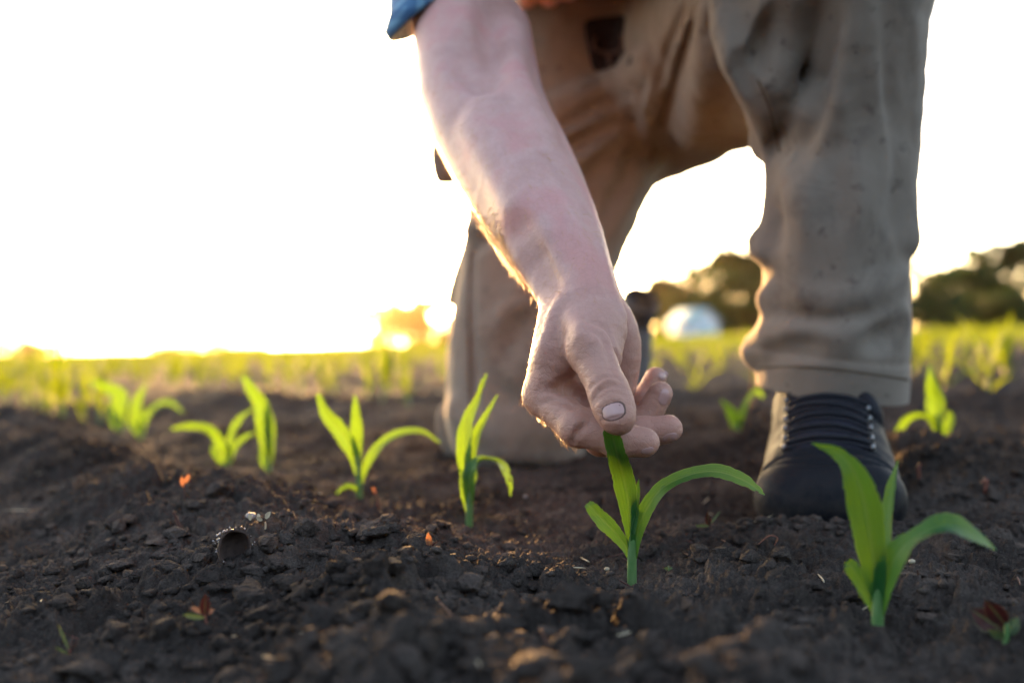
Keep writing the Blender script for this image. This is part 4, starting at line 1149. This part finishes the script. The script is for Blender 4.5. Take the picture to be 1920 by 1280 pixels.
# dark printed patch high on the seat front
Vp, Qp = surf_patch(T, (1142, 82), (40, -6), (9, 50), .006, 14, 16, 7, edge=.0)
patch = pobj('fabric_patch', Vp, Qp, M['patch'], trousers)
on_patch = lambda pts, r: on_cloth(pts, r, 'patch_print', M['patch_print'], off=.0068, parent=patch, n=24)
on_patch([(1116, 70), (1113, 85), (1122, 96), (1140, 100), (1158, 96), (1167, 82), (1164, 66)], .0020)
on_patch([(1140, 100), (1143, 112), (1144, 124)], .0030)

# ---- blue checked shirt: sleeve and trunk
sc0 = P(846, 2, .955)
e1 = P(738, 80, .945)-sc0; e2 = P(842, -22, .885)-sc0
up = R_SH-sc0
def sleeve():
    n = 72; V_ = []; rings = [(.0, 1.0, 0), (.012, 1.015, 1), (.05, 1.0, 1), (.15, .99, 1), (.35, 1.0, 1), (.65, 1.05, 1), (1.0, 1.15, 1)]
    hemd = unit(np.cross(e1, e2)); hemd = hemd if hemd@up > 0 else -hemd
    for inner in (0, 1):
        for t, sc, _ in rings:
            c = sc0+up*t if t > .06 else sc0+hemd*np.linalg.norm(up)*t
            for j in range(n):
                a = j*2*math.pi/n
                w = 1+.035*math.sin(3*a+t*9)+.02*math.sin(7*a+5*t)
                w *= sc*(1-.02*inner)
                V_.append(c+(e1*math.cos(a)+e2*math.sin(a))*w)
    V_ = np.array(V_); Q_ = []; m = len(rings)
    for k in (0, 1):
        for a in range(m-1):
            for j in range(n):
                b0 = (k*m+a)*n; b1 = b0+n; f_ = (b0+j, b0+(j+1) % n, b1+(j+1) % n, b1+j); Q_.append(f_ if k == 0 else f_[::-1])
    for j in range(n): Q_.append((j, m*n+j, m*n+(j+1) % n, (j+1) % n))
    return V_, np.array(Q_)
Vs, Qs = sleeve()
S_ = SDF()
for dx in (-.10, .10): S_.chainS([q+np.array([dx, 0, .01]) for q in TRUNK], [.140, .150, .160], .05, 5)
S_.chain([R_SH, CHEST, L_SH], [.085, .13, .085], .04)
S_.chain([L_SH, L_EL], [.08, .065], .03)
V3, Q3 = S_.mesh(.008); n3 = normals(V3, Q3); V3 = V3+n3*(.006*fbm3(V3*9, 3, 31))[:, None]
shirt = pobj('shirt', np.concatenate([Vs, V3]), np.concatenate([Qs, Q3+len(Vs)]), M['shirt'])

# ---- shoes
def shoe(toe, heel_dir, up_dir, L, name, label=None, laces=True, flip=1):
    """toe: point under the toe tip; heel_dir: unit vector from toe to heel; up_dir: unit vector out of the sole"""
    h = unit(heel_dir); u = unit(up_dir); s = unit(np.cross(h, u))*flip
    W_ = lambda a, b, c: toe+(h*a+s*b+u*c)*KS
    KS = 1.06 if laces else .80
    root = empty(name); root.parent = person
    if label: root['label'] = label
    Sx = SDF()
    Sx.chainS([W_(.040, 0, .026), W_(.075, 0, .036), W_(.12, 0, .055), W_(.17, 0, .078)], [.036*KS, .044*KS, .047*KS, .045*KS], .012, 8, axis=u, flat=.72)
    Sx.chainS([W_(.031, -.026, .022), W_(.031, .026, .022)], [.029*KS, .028*KS], .012, 2, axis=u, flat=.92)
    Sx.chainS([W_(.040, -.022, .022), W_(.090, -.020, .030), W_(.15, -.012, .04)], [.030*KS, .033*KS, .030*KS], .012, 4)
    Sx.chainS([W_(.040, .022, .022), W_(.090, .021, .030), W_(.15, .012, .04)], [.030*KS, .033*KS, .030*KS], .012, 4)
    Sx.chainS([W_(.18, 0, .070), W_(.215, 0, .105), W_(.225, 0, .15)], [.043*KS, .041*KS, .043*KS], .014, 6)
    Sx.chainS([W_(.19, 0, .045), W_(.262, 0, .045)], [.038*KS, .036*KS], .014, 3)
    Sx.cap(W_(.10, 0, -.045), W_(.22, 0, -.045), .055*KS, .055*KS, .004, 's')
    Sx.cap(W_(.228, 0, .155), W_(.23, 0, .20), .035*KS, .04*KS, .004, 's')
    # creases of the vamp and cap
    if laces:
        for a, dep in ((.078, .0022), (.092, .0018), (.104, .0016)):
            c = [W_(a+.006*abs(t), t*.045, .085-.03*t*t) for t in np.linspace(-1, 1, 9)]
            Sx.chain(c, [.0032]*9, .003, 's') if False else None
    V_, Q_ = Sx.mesh(.0022 if laces else .004); V_ = relax(V_, Q_, 2, .4); n_ = normals(V_, Q_)
    la = (V_-toe)@h/KS; lb = (V_-toe)@s/KS; lc = (V_-toe)@u/KS
    d_ = .0012*fbm3(V_*40, 3, 41)
    d_ -= .0030*np.exp(-((la-.022-6*lb*lb)/.0022)**2)*(lc > .015)                       # cap seam
    wv = np.sin((la-.07)*2*math.pi/.014+6*lb)
    d_ += .0019*wv*sstep(.034, .042, la)*sstep(.058, .052, la)*(lc > .04)                # creases where the toes bend
    eye = np.exp(-((np.abs(lb)-.030)/.004)**2)*sstep(.05, .06, la)*(lc > .045); d_ += .0016*eye   # eyelet facings
    V_ = V_+n_*d_[:, None]
    pobj('upper', V_, Q_, M['leather'] if laces else M['leather_grey'], root)
    # sole outline, extruded
    oa = np.array([(.006, .000), (.009, .026), (.022, .042), (.05, .052), (.09, .053), (.14, .044), (.19, .038), (.24, .036), (.275, .022), (.283, 0)])
    oL = catmull(np.c_[oa, np.zeros(len(oa))], 30)[:, :2]; oR = oL[::-1][1:-1]*np.array([1, -1])
    ol = np.vstack([oL, oR]); n = len(ol); c = ol.mean(0)
    rows = []
    for sc, z in ((.0, -.008), (.93, -.008), (.985, -.006), (1.0, -.002), (1.0, .006), (.985, .010), (.9, .011)):
        rows.append([W_(*(c+(q-c)*sc), z+(.003*math.exp(-(q[0]/.05)**2))) for q in ol])
    Vv = np.array(rows).reshape(-1, 3); Qq = []
    for a in range(len(rows)-1):
        for j in range(n): Qq.append((a*n+j, a*n+(j+1) % n, (a+1)*n+(j+1) % n, (a+1)*n+j))
    pobj('sole', Vv, np.array(Qq), M['sole'] if laces else M['sole_dark'], root)
    if laces:
        def sh(a, b):
            """top surface of the shoe over (a,b)"""
            zs = np.linspace(.2, .02, 300); pts = W_(a, b, 0)+zs[:, None]*u*KS; D = Sx.eval(pts); i = int(np.argmax(D < 0)); return zs[i]
        def sfront(zz, b):
            """front surface at height zz"""
            aa = np.linspace(.0, .26, 300); pts = W_(0, b, zz)+aa[:, None]*h; D = Sx.eval(pts); i = int(np.argmax(D < 0)); return aa[i]
        def sp(q, b):    # q from 0 (lowest lace) to 1 (collar)
            a = .052+.082*q; return W_(a, b, sh(a, b))
        # tongue
        tv = []
        for q in np.linspace(-.06, 1.05, 14):
            for b in np.linspace(-.026, .026, 9): tv.append(sp(q, b)+unit(u-h)*.0022*(1-(b/.03)**4))
        tv = np.array(tv); tq = [(i*9+j, i*9+j+1, (i+1)*9+j+1, (i+1)*9+j) for i in range(13) for j in range(8)]
        pobj('tongue', tv, np.array(tq), M['cloth_dark'], root)
        qs = np.linspace(.02, .95, 6)
        for i, q in enumerate(qs):
            pts = [sp(q+.03*abs(b)/.03-(.03 if i % 2 else 0)*b/.03, b)+unit(u-h)*.0042 for b in np.linspace(-.031, .031, 9)]
            for k in (-1, 1):
                pp = [p_+unit(h*.35+u)*.0024*k for p_ in pts]
                v_, q_, t_ = tube(pp, .0023, 7, 20); mb = MB(); mb.add(v_-PO, q_, t_); mb.build('lace', M['lace'], root)
            for b in (-.032, .032):
                c0 = sp(q+.03, b)+unit(u-h+s*np.sign(b)*.5)*.0028
                v_, q_, t_ = tube([c0-unit(h+u)*.0028, c0+unit(u-h)*.002, c0+unit(h+u)*.0028], [.0016, .0022, .0016], 8, 8); mb = MB(); mb.add(v_-PO, q_, t_); mb.build('lace_hook', M['metal'], root)
        # padded collar and pull loop
        rim_ = [W_(.225+.044*math.cos(a), .043*math.sin(a), .150+.010*math.cos(a)) for a in np.linspace(0, 2*math.pi, 25)]
        v_, q_, t_ = tube(rim_, .0075, 8, 50); mb = MB(); mb.add(v_-PO, q_, t_); mb.build('collar', M['cloth_dark'], root)
        lp = C((1606, 735, .895), (1626, 750, .88), (1638, 775, .875), (1644, 797, .88), (1640, 806, .885))
        v_, q_, t_ = tube(lp, [.004, .0065, .0075, .0065, .003], 10, 16); mb = MB(); mb.add(v_-PO, q_, t_); mb.build('pull_loop', M['lace'], root)
    return root
ft = P(1547, 640, .765); ft[2] = -.002
shoe(ft, np.array([.31, 1, 0.0]), np.array([0, 0, 1.]), .283, 'shoe', 'worn dark leather lace-up shoe planted flat on the soil')
# ankle inside the front leg
v_, q_, t_ = tube([ft+np.array([.065, .21, .12]), ft+np.array([.06, .20, .22])], [.036, .042], 16, 6); mb = MB(); mb.add(v_-PO, q_, t_); mb.build('sock', M['cloth_dark'], person)
# the other shoe stands on its toes behind the kneeling leg
tp = P(1172, 800, 1.70); tp[2] = .0
shoe(tp+np.array([0, .0, .0]), unit(np.array([.03, .62, .80])), unit(np.array([0.25, -.80, .62])), .283, 'shoe', 'dark shoe resting on its toes behind the kneeling leg', laces=False)
# ------------------------------------------------------------------ trees and shed beyond the field
def tree_mesh(seed, H, Wd, leaf=.34, nl=1500, low=.16):
    """crown (leaf clumps through the volume) and trunk with limbs, base at the origin"""
    r = np.random.default_rng(seed)
    nb = 22; cl = []
    for i in range(nb):
        t = r.uniform(low, .92); rad = Wd*.5*math.sqrt(max(.05, 1-((t-.50)/.55)**2))
        a = r.uniform(0, 6.28); q = rad*r.uniform(.1, .95)
        cl.append((np.array([q*math.cos(a), q*math.sin(a), t*H]), rad*r.uniform(.18, .48)))
    cs = []
    for c, s in cl:
        n = int(nl*s*s/sum(x[1]**2 for x in cl)); d = r.normal(size=(n, 3)); d /= np.linalg.norm(d, axis=1)[:, None]
        cs.append(c+d*(s*r.uniform(.25, 1.12, n)**.6)[:, None]*np.array([1, 1, .85]))
    cs = np.concatenate(cs); cs[:, 2] = np.abs(cs[:, 2]); cs[:, 2] *= H/cs[:, 2].max(); cs[:, :2] *= Wd*.56/np.percentile(np.abs(cs[:, :2]), 97)
    n = len(cs); a = r.normal(size=(n, 3)); a /= np.linalg.norm(a, axis=1)[:, None]; b = np.cross(a, r.normal(size=(n, 3))); b /= np.linalg.norm(b, axis=1)[:, None]+1e-9
    sz = leaf*r.uniform(.6, 1.4, n)[:, None]
    V = np.stack([cs-a*sz, cs+b*sz*.5, cs+a*sz, cs-b*sz*.5], 1).reshape(-1, 3)
    Q = np.arange(n*4).reshape(-1, 4)
    mb = MB(); bend = r.normal(size=2)*.04*H
    tr = np.array([[0, 0, -.3], [bend[0]*.3, bend[1]*.3, H*.25], [bend[0]*.7, bend[1]*.7, H*.5], [bend[0], bend[1], H*.82]])
    v, q, t = tube(tr, [H*.028, H*.022, H*.014, H*.004], 8, 12); mb.add(v, q, t)
    for c, s in cl[:9]:
        z0 = c[2]*.55; k = np.array([bend[0]*z0/H, bend[1]*z0/H, z0]); v, q, t = tube([k, (k+c)/2+np.array([0, 0, .05*H]), c], [H*.010, H*.007, H*.003], 5, 6); mb.add(v, q, t)
    return V, Q, mb
protos = {}
def tree(px, d, top_py, wpx, kind, seed, label, nl=2700, low=.03):
    """tree whose crown top is seen at photo row top_py, at depth d"""
    b = P(px, 640, d); b[2] = 0
    H = P(px, top_py, d)[2]; Wd = wpx*d/FPX
    rt = empty('tree', b); tag(rt, label, 'tree', 'trees beyond the corn field')
    V, Q, mb = tree_mesh(seed, H, Wd, leaf=max(.20, H*.042), low=low, nl=nl)
    mesh_np('crown', V, Q, M[kind], rt, smooth=False); mb.build('trunk', M['bark'], rt)
    return rt
tree(1408, 92, 448, 150, 'crown_a', 1, 'tallest dark tree just left of the front trouser leg')
tree(1340, 96, 486, 130, 'crown_c', 2, 'olive tree stepping down left of the tallest dark tree')
tree(1265, 98, 512, 120, 'crown_c', 3, 'lower olive tree at the left end of the right-hand tree line')
tree(1368, 86, 500, 120, 'crown_b', 4, 'bright green bush-like tree behind the white shed', low=.04)
tree(1225, 104, 528, 110, 'crown_c', 5, 'small tree seen between the kneeling shoe and the white shed')
tree(1300, 90, 535, 150, 'crown_a', 6, 'dark low tree right behind the roof of the white shed', low=.04)
tree(1480, 94, 440, 160, 'crown_a', 7, 'dark tree mostly hidden behind the front trouser leg')
tree(1420, 84, 520, 120, 'crown_a', 8, 'dark shrub-like tree at the foot of the tallest tree', low=.03)
tree(1600, 95, 450, 180, 'crown_a', 9, 'dark tree wholly behind the front trouser leg')
tree(1738, 86, 512, 110, 'crown_a', 10, 'low round dark tree just right of the front trouser leg', low=.03)
tree(1842, 92, 462, 130, 'crown_b', 11, 'tall round-headed green tree near the right edge')
tree(1905, 90, 450, 120, 'crown_a', 12, 'dark tree cut by the right edge of the photo')
tree(1790, 96, 490, 110, 'crown_c', 13, 'thin olive tree with light showing through, left of the round-headed tree')
tree(1775, 84, 545, 130, 'crown_a', 14, 'dark bush at the foot of the thin olive tree', low=.02)
tree(1870, 84, 535, 150, 'crown_a', 15, 'dark bush below the round-headed tree', low=.02)
tree(1965, 92, 440, 150, 'crown_a', 16, 'tree just outside the right edge of the photo')
tree(725, 150, 562, 105, 'crown_c', 17, 'leftmost tree of the sunlit clump behind the kneeling leg', nl=4200, low=.01)
tree(775, 155, 556, 105, 'crown_c', 18, 'middle tree of the sunlit clump left of the kneeling leg', nl=4200, low=.01)
tree(826, 150, 556, 105, 'crown_c', 19, 'tree of the sunlit clump touching the kneeling leg', nl=4200, low=.01)
tree(890, 160, 566, 100, 'crown_c', 20, 'tree hidden behind the kneeling thigh', low=.03)
tree(20, 170, 628, 75, 'crown_a', 21, 'small dark bush at the far left edge of the field', nl=3000, low=.01)
tree(75, 190, 634, 60, 'crown_c', 22, 'faint thin bush right of the leftmost dark bush', low=.02)
tree(320, 230, 640, 100, 'crown_c', 23, 'low far bush at the left of the mid-field rise', nl=3000, low=.01)
tree(400, 230, 628, 130, 'crown_c', 24, 'broad low far trees left of the sun', nl=3000, low=.01)
tree(460, 235, 642, 80, 'crown_c', 25, 'low far bush next to the sun glare', nl=3000, low=.01)
# white shed with a pitched roof
def shed():
    d = 78.; b = P(1300, 640, d); b[2] = 0
    rt = empty('shed', b, math.radians(28)); tag(rt, 'small white gabled shed in front of the dark trees', 'shed')
    w, l, h, hr = 1.15, 1.7, 1.25, 2.15
    V = [(-w, -l, -.2), (w, -l, -.2), (w, l, -.2), (-w, l, -.2), (-w, -l, h), (w, -l, h), (w, l, h), (-w, l, h), (0, -l, hr), (0, l, hr)]
    mb = MB(); mb.add(V, [(0, 1, 5, 4), (1, 2, 6, 5), (2, 3, 7, 6), (3, 0, 4, 7)], [(4, 5, 8), (6, 7, 9)]); mb.build('wall', M['white_wall'], rt, smooth=False)
    o = .18; e = .10; V = []; Q = []
    for s in (-1, 1):
        k = len(V); sl = (hr-h)/w
        A_ = [(0, -l-o, hr+.03), (s*(w+o), -l-o, h-sl*o+.03), (s*(w+o), l+o, h-sl*o+.03), (0, l+o, hr+.03)]
        V += A_+[(x, y, z+e) for x, y, z in A_]
        Q += [(k, k+1, k+2, k+3), (k+4, k+7, k+6, k+5), (k, k+4, k+5, k+1), (k+1, k+5, k+6, k+2), (k+2, k+6, k+7, k+3)]
    mb = MB(); mb.add(V, Q); mb.build('roof', M['roof'], rt, smooth=False)
    V = [(-.4, -l-.02, -.2), (.4, -l-.02, -.2), (.4, -l-.02, .95), (-.4, -l-.02, .95)]; V += [(x, y-.03, z) for x, y, z in V]
    mb = MB(); mb.add(V, [(4, 5, 6, 7), (0, 4, 7, 3), (1, 2, 6, 5), (3, 7, 6, 2)]); mb.build('door', M['roof'], rt, smooth=False)
shed()
# ------------------------------------------------------------------ seedlings, straws, husk, stones
def ground_at(px, py, d):
    w = P(px, py, d); return np.array([w[0], w[1], g1(w[0], w[1])])
def weed(px, py, d, leaves, mat, label, name='weed_seedling', stem=None, stem_mat='twig', sr=.0006):
    """seedling: leaves = (dx px, dy px, length px, width px, angle deg in the picture, depth tilt, material)"""
    d = ground_hit(px, py); w0 = P(px, py, d); rt = empty(name, w0); tag(rt, label, 'weed')
    top = stem or (px, py-22)
    loc = lambda x, y, dd=0: P(x, y, d+dd)-w0
    v, q, t = tube([loc(px, py+10), loc((px+top[0])/2+1, (py+top[1])/2), loc(*top)], [sr*1.2, sr, sr*.8], 6, 8); mb = MB(); mb.add(v, q, t); mb.build('stem', M[stem_mat], rt)
    for i, (x, y, L, wd, ang, dt, mt) in enumerate(leaves):
        a = math.radians(ang); e = np.array([math.cos(a), -math.sin(a)])
        sp = np.array([loc(x+e[0]*L*s, y+e[1]*L*s+2.*s*s, dt*s) for s in (0, .3, .6, 1)]); view = -unit(ray(x, y))
        sd_ = unit(np.cross(unit(sp[-1]-sp[0]), view)); k = d/FPX
        v, q, u = leaf_strip(sp, [wd*k*.3, wd*k*.8, wd*k, wd*k*.8, wd*k*.1], unit(sd_+view*.35), None, .3, 12, .03, i)
        mb = MB(); mb.add(v, q, None, u); mb.build('leaf', M[mt], rt)
    return rt
weed(388, 1182, .565, [(383, 1158, 42, 13, 168, -.002, 'weed_green'), (383, 1150, 30, 11, 150, .004, 'weed_pink'), (384, 1155, 44, 22, 88, -.003, 'weed_red'), (388, 1150, 18, 11, 35, .003, 'weed_pink')], 0, 'weed seedling with a dark red upright leaf before the cracked clods', stem=(383, 1150), stem_mat='redsprout')
weed(808, 1034, .72, [(806, 1026, 30, 14, 96, -.002, 'weed_pink'), (807, 1030, 16, 8, 150, 0, 'weed_green'), (810, 1028, 18, 10, 55, 0, 'weed_red'), (812, 1032, 16, 7, 20, 0, 'weed_green')], 0, 'tiny pinkish weed seedling on the ridge, lit by the sun', stem=(808, 1020))
weed(1332, 998, .755, [(1329, 985, 28, 6, 178, 0, 'weed_green'), (1329, 985, 26, 13, 95, -.002, 'weed_red'), (1331, 984, 34, 4, 55, .003, 'weed_green')], 0, 'small thin weed seedling left of the shoe toe', stem=(1329, 980))
weed(1885, 1205, .49, [(1885, 1170, 60, 40, 128, -.004, 'weed_red'), (1878, 1180, 70, 46, 145, .01, 'weed_red'), (1890, 1190, 40, 26, 60, 0, 'weed_green'), (1882, 1195, 34, 18, 150, -.006, 'weed_green')], 0, 'blurred dark red leafed weed in the bottom right corner', stem=(1888, 1165), stem_mat='stem', sr=.0014)
weed(130, 1236, .53, [(130, 1220, 56, 5, 112, 0, 'weed_green'), (130, 1215, 32, 5, 78, .004, 'weed_red'), (128, 1225, 30, 5, 150, -.003, 'weed_green'), (132, 1222, 34, 4, 60, -.003, 'weed_red')], 0, 'thin grassy seedling near the bottom left corner', name='grass_seedling', stem=(130, 1215), stem_mat='redsprout')
weed(1253, 1072, .655, [(1253, 1066, 9, 6, 160, 0, 'weed_green'), (1253, 1066, 9, 6, 20, 0, 'weed_green'), (1253, 1065, 7, 5, 90, .002, 'weed_green')], 0, 'tiny green two-leaved sprout right of the held corn plant', stem=(1253, 1064), stem_mat='stem', sr=.0004)
weed(345, 938, .86, [(344, 912, 22, 9, 100, 0, 'weed_pink'), (348, 905, 20, 9, 70, 0, 'weed_pink')], 0, 'orange-red sprout glowing on the left ridge', name='red_sprout', stem=(345, 905), stem_mat='twig')
weed(712, 952, .92, [(705, 925, 16, 5, 115, 0, 'weed_pink')], 0, 'leaning red sprout right of the arching corn plant', name='red_sprout', stem=(703, 918), stem_mat='redsprout')
weed(497, 990, .74, [(492, 975, 14, 9, 150, 0, 'straw'), (498, 972, 18, 10, 60, 0, 'straw'), (486, 974, 14, 8, 100, .003, 'straw'), (470, 975, 16, 9, 100, .003, 'straw')], 0, 'pale dry flakes of plant litter on the ridge crest', name='plant_litter', stem=(497, 978), stem_mat='straw')
def stick(pts, d, r_, mat, label, name, cat):
    d = ground_hit(*max(pts, key=lambda t_: t_[1]))-.002
    q = []
    for x, y in pts:
        w = P(x, y, d); q.append(w)
    c = np.mean(q, 0); v, f, t = tube(np.array(q)-c, r_, 6, 12); mb = MB(); mb.add(v, f, t); o = mb.build(name, M[mat]); o.location = c; tag(o, label, cat)
stick([(560, 1190), (595, 1176), (632, 1158)], .505, [.0010, .0016, .0010], 'straw', 'pale straw lying against the foreground mound', 'straw', 'straw')
stick([(325, 958), (332, 975), (338, 990)], .80, [.0010, .0014, .0012], 'twig', 'dark twig sticking up from the left ridge', 'twig', 'twig')
stick([(1413, 770), (1413, 700), (1416, 640)], 1.22, [.0022, .0022, .0018], 'twig', 'thin dark stalk standing at the left edge of the front shoe', 'dry_stalk', 'stalk')
stick([(1422, 1020), (1442, 1004), (1458, 1008), (1452, 1022)], .715, [.0003, .0005, .0005, .0003], 'redsprout', 'thin curled red rootlet before the shoe', 'rootlet', 'rootlet')
stick([(1840, 905), (1850, 900), (1846, 925)], 1.03, [.0012, .0015, .0012], 'redsprout', 'reddish plant scrap on the bare soil at the right', 'plant_scrap', 'plant scrap')
stick([(1725, 868), (1722, 880), (1725, 900)], 1.05, [.0012, .0016, .0012], 'redsprout', 'reddish curled scrap right of the shoe', 'plant_scrap', 'plant scrap')
def litter():
    r = np.random.default_rng(21); mb = MB()
    for k in range(150):
        y = .38+1.3*r.random()**1.6; x = r.uniform(-1, 1)*(.55*y); a = r.uniform(0, 6.28); L = r.uniform(.004, .016)*(1 if k % 6 else 2.2); t_ = np.linspace(-.5, .5, 5)
        if abs(x-FOOT[0]) < .09 and abs(y-FOOT[1]) < .2: continue
        px_ = x+t_*L*math.cos(a)+r.normal()*.002*t_**2; py_ = y+t_*L*math.sin(a); z = np.maximum.accumulate(G(px_, py_))*.0+G(px_, py_).max()+.0006+t_*r.normal()*.003
        v, q, f = tube(np.stack([px_, py_, z], 1), [.0003, .00055, .0006, .0005, .0002], 5, 7); mb.add(v, q, f, m=int(r.integers(0, 3) == 0))
    o = mb.build('dry_litter', [M['twig'], M['straw']]); tag(o, 'short bits of straw and rootlets scattered over the soil', 'plant litter', kind='stuff')
litter()
def pebble(px, py, d, s, mat, label):
    V_, F_ = ico(2); V_ = V_*(1+.35*fbm3(V_*1.7+px, 3, 3))[:, None]*np.array([1.2, .9, .8])*s
    d = ground_hit(px, py+3)-.003; w = P(px, py, d); mb = MB(); mb.add(V_, T=F_); o = mb.build('pebble', M[mat]); o.location = w; tag(o, label, 'pebble')
pebble(470, 966, .76, .0030, 'husk_rim', 'white pebble on the ridge crest, largest of the pale ones')
pebble(985, 930, .95, .0016, 'husk_rim', 'tiny pale pebble between the two middle corn plants')
pebble(1002, 1074, .66, .0013, 'husk_rim', 'tiny upright pale chip left of the held corn plant')
pebble(1138, 1066, .665, .0016, 'straw', 'small tan chip just left of the held corn stem')
pebble(1710, 1052, .66, .0020, 'straw', 'small tan pebble right of the foreground corn plant')
# hollow husk half-buried on the ridge, open side to the camera, with a pale crumbling rim
def husk():
    c = P(440, 1028, ground_hit(440, 1046)-.002); rt = empty('nut_husk', c); tag(rt, 'hollow dark husk with a pale crumbly rim, half buried on the ridge', 'husk')
    nu_, nv_ = 30, 12; R_ = .0105; V_ = []; r = np.random.default_rng(4)
    toC = -unit(ray(440, 1028)); right = unit(np.cross(np.array([0, 0, 1.]), toC)); right = -right if right[0] < 0 else right; upv = np.cross(toC, right); upv = upv if upv[2] > 0 else -upv
    ax = unit(toC+right*.25)
    right = unit(right-ax*(right@ax)); upv = unit(np.cross(ax, right)); upv = upv if upv[2] > 0 else -upv
    for shell in (1.0, .88):
        for j in range(nv_):
            th = math.radians(96)*(1-j/(nv_-1)*.98)
            for i in range(nu_):
                a = 2*math.pi*i/nu_; jag = 1+(.10*math.sin(5*a)+.06*math.sin(11*a+1))*(1-j/(nv_-1))**2
                V_.append((right*math.cos(a)*math.sin(th)*.98+upv*math.sin(a)*math.sin(th)*1.12+ax*(-math.cos(th))*1.25*jag)*R_*shell)
    V_ = np.array(V_); V_ = V_+(V_*.10*fbm3(V_*300, 3, 6)[:, None]); Q_ = []
    for s in range(2):
        for j in range(nv_-1):
            for i in range(nu_):
                b0 = (s*nv_+j)*nu_; f_ = (b0+i, b0+(i+1) % nu_, b0+nu_+(i+1) % nu_, b0+nu_+i); Q_.append(f_ if s else f_[::-1])
    for i in range(nu_): Q_.append((i, (i+1) % nu_, nv_*nu_+(i+1) % nu_, nv_*nu_+i))
    mb = MB(); mb.add(V_, Q_); mb.build('shell', M['husk'], rt)
    mb = MB(); iv, if_ = ico(1)
    for k in range(30):
        a = r.normal(.78, .22)*math.pi if k < 24 else r.uniform(-.1*math.pi, .35*math.pi)
        p_ = (right*math.cos(a)*.99+upv*math.sin(a)*1.12)*R_*r.uniform(.94, 1.24)+ax*R_*r.uniform(-.5, .15)
        mb.add(iv*(1+.5*r.normal(size=(len(iv), 1)).clip(-.6, .8))*r.uniform(.0003, .0010)+p_, T=if_)
    mb.build('rim', M['husk_rim'], rt, smooth=False)
husk()
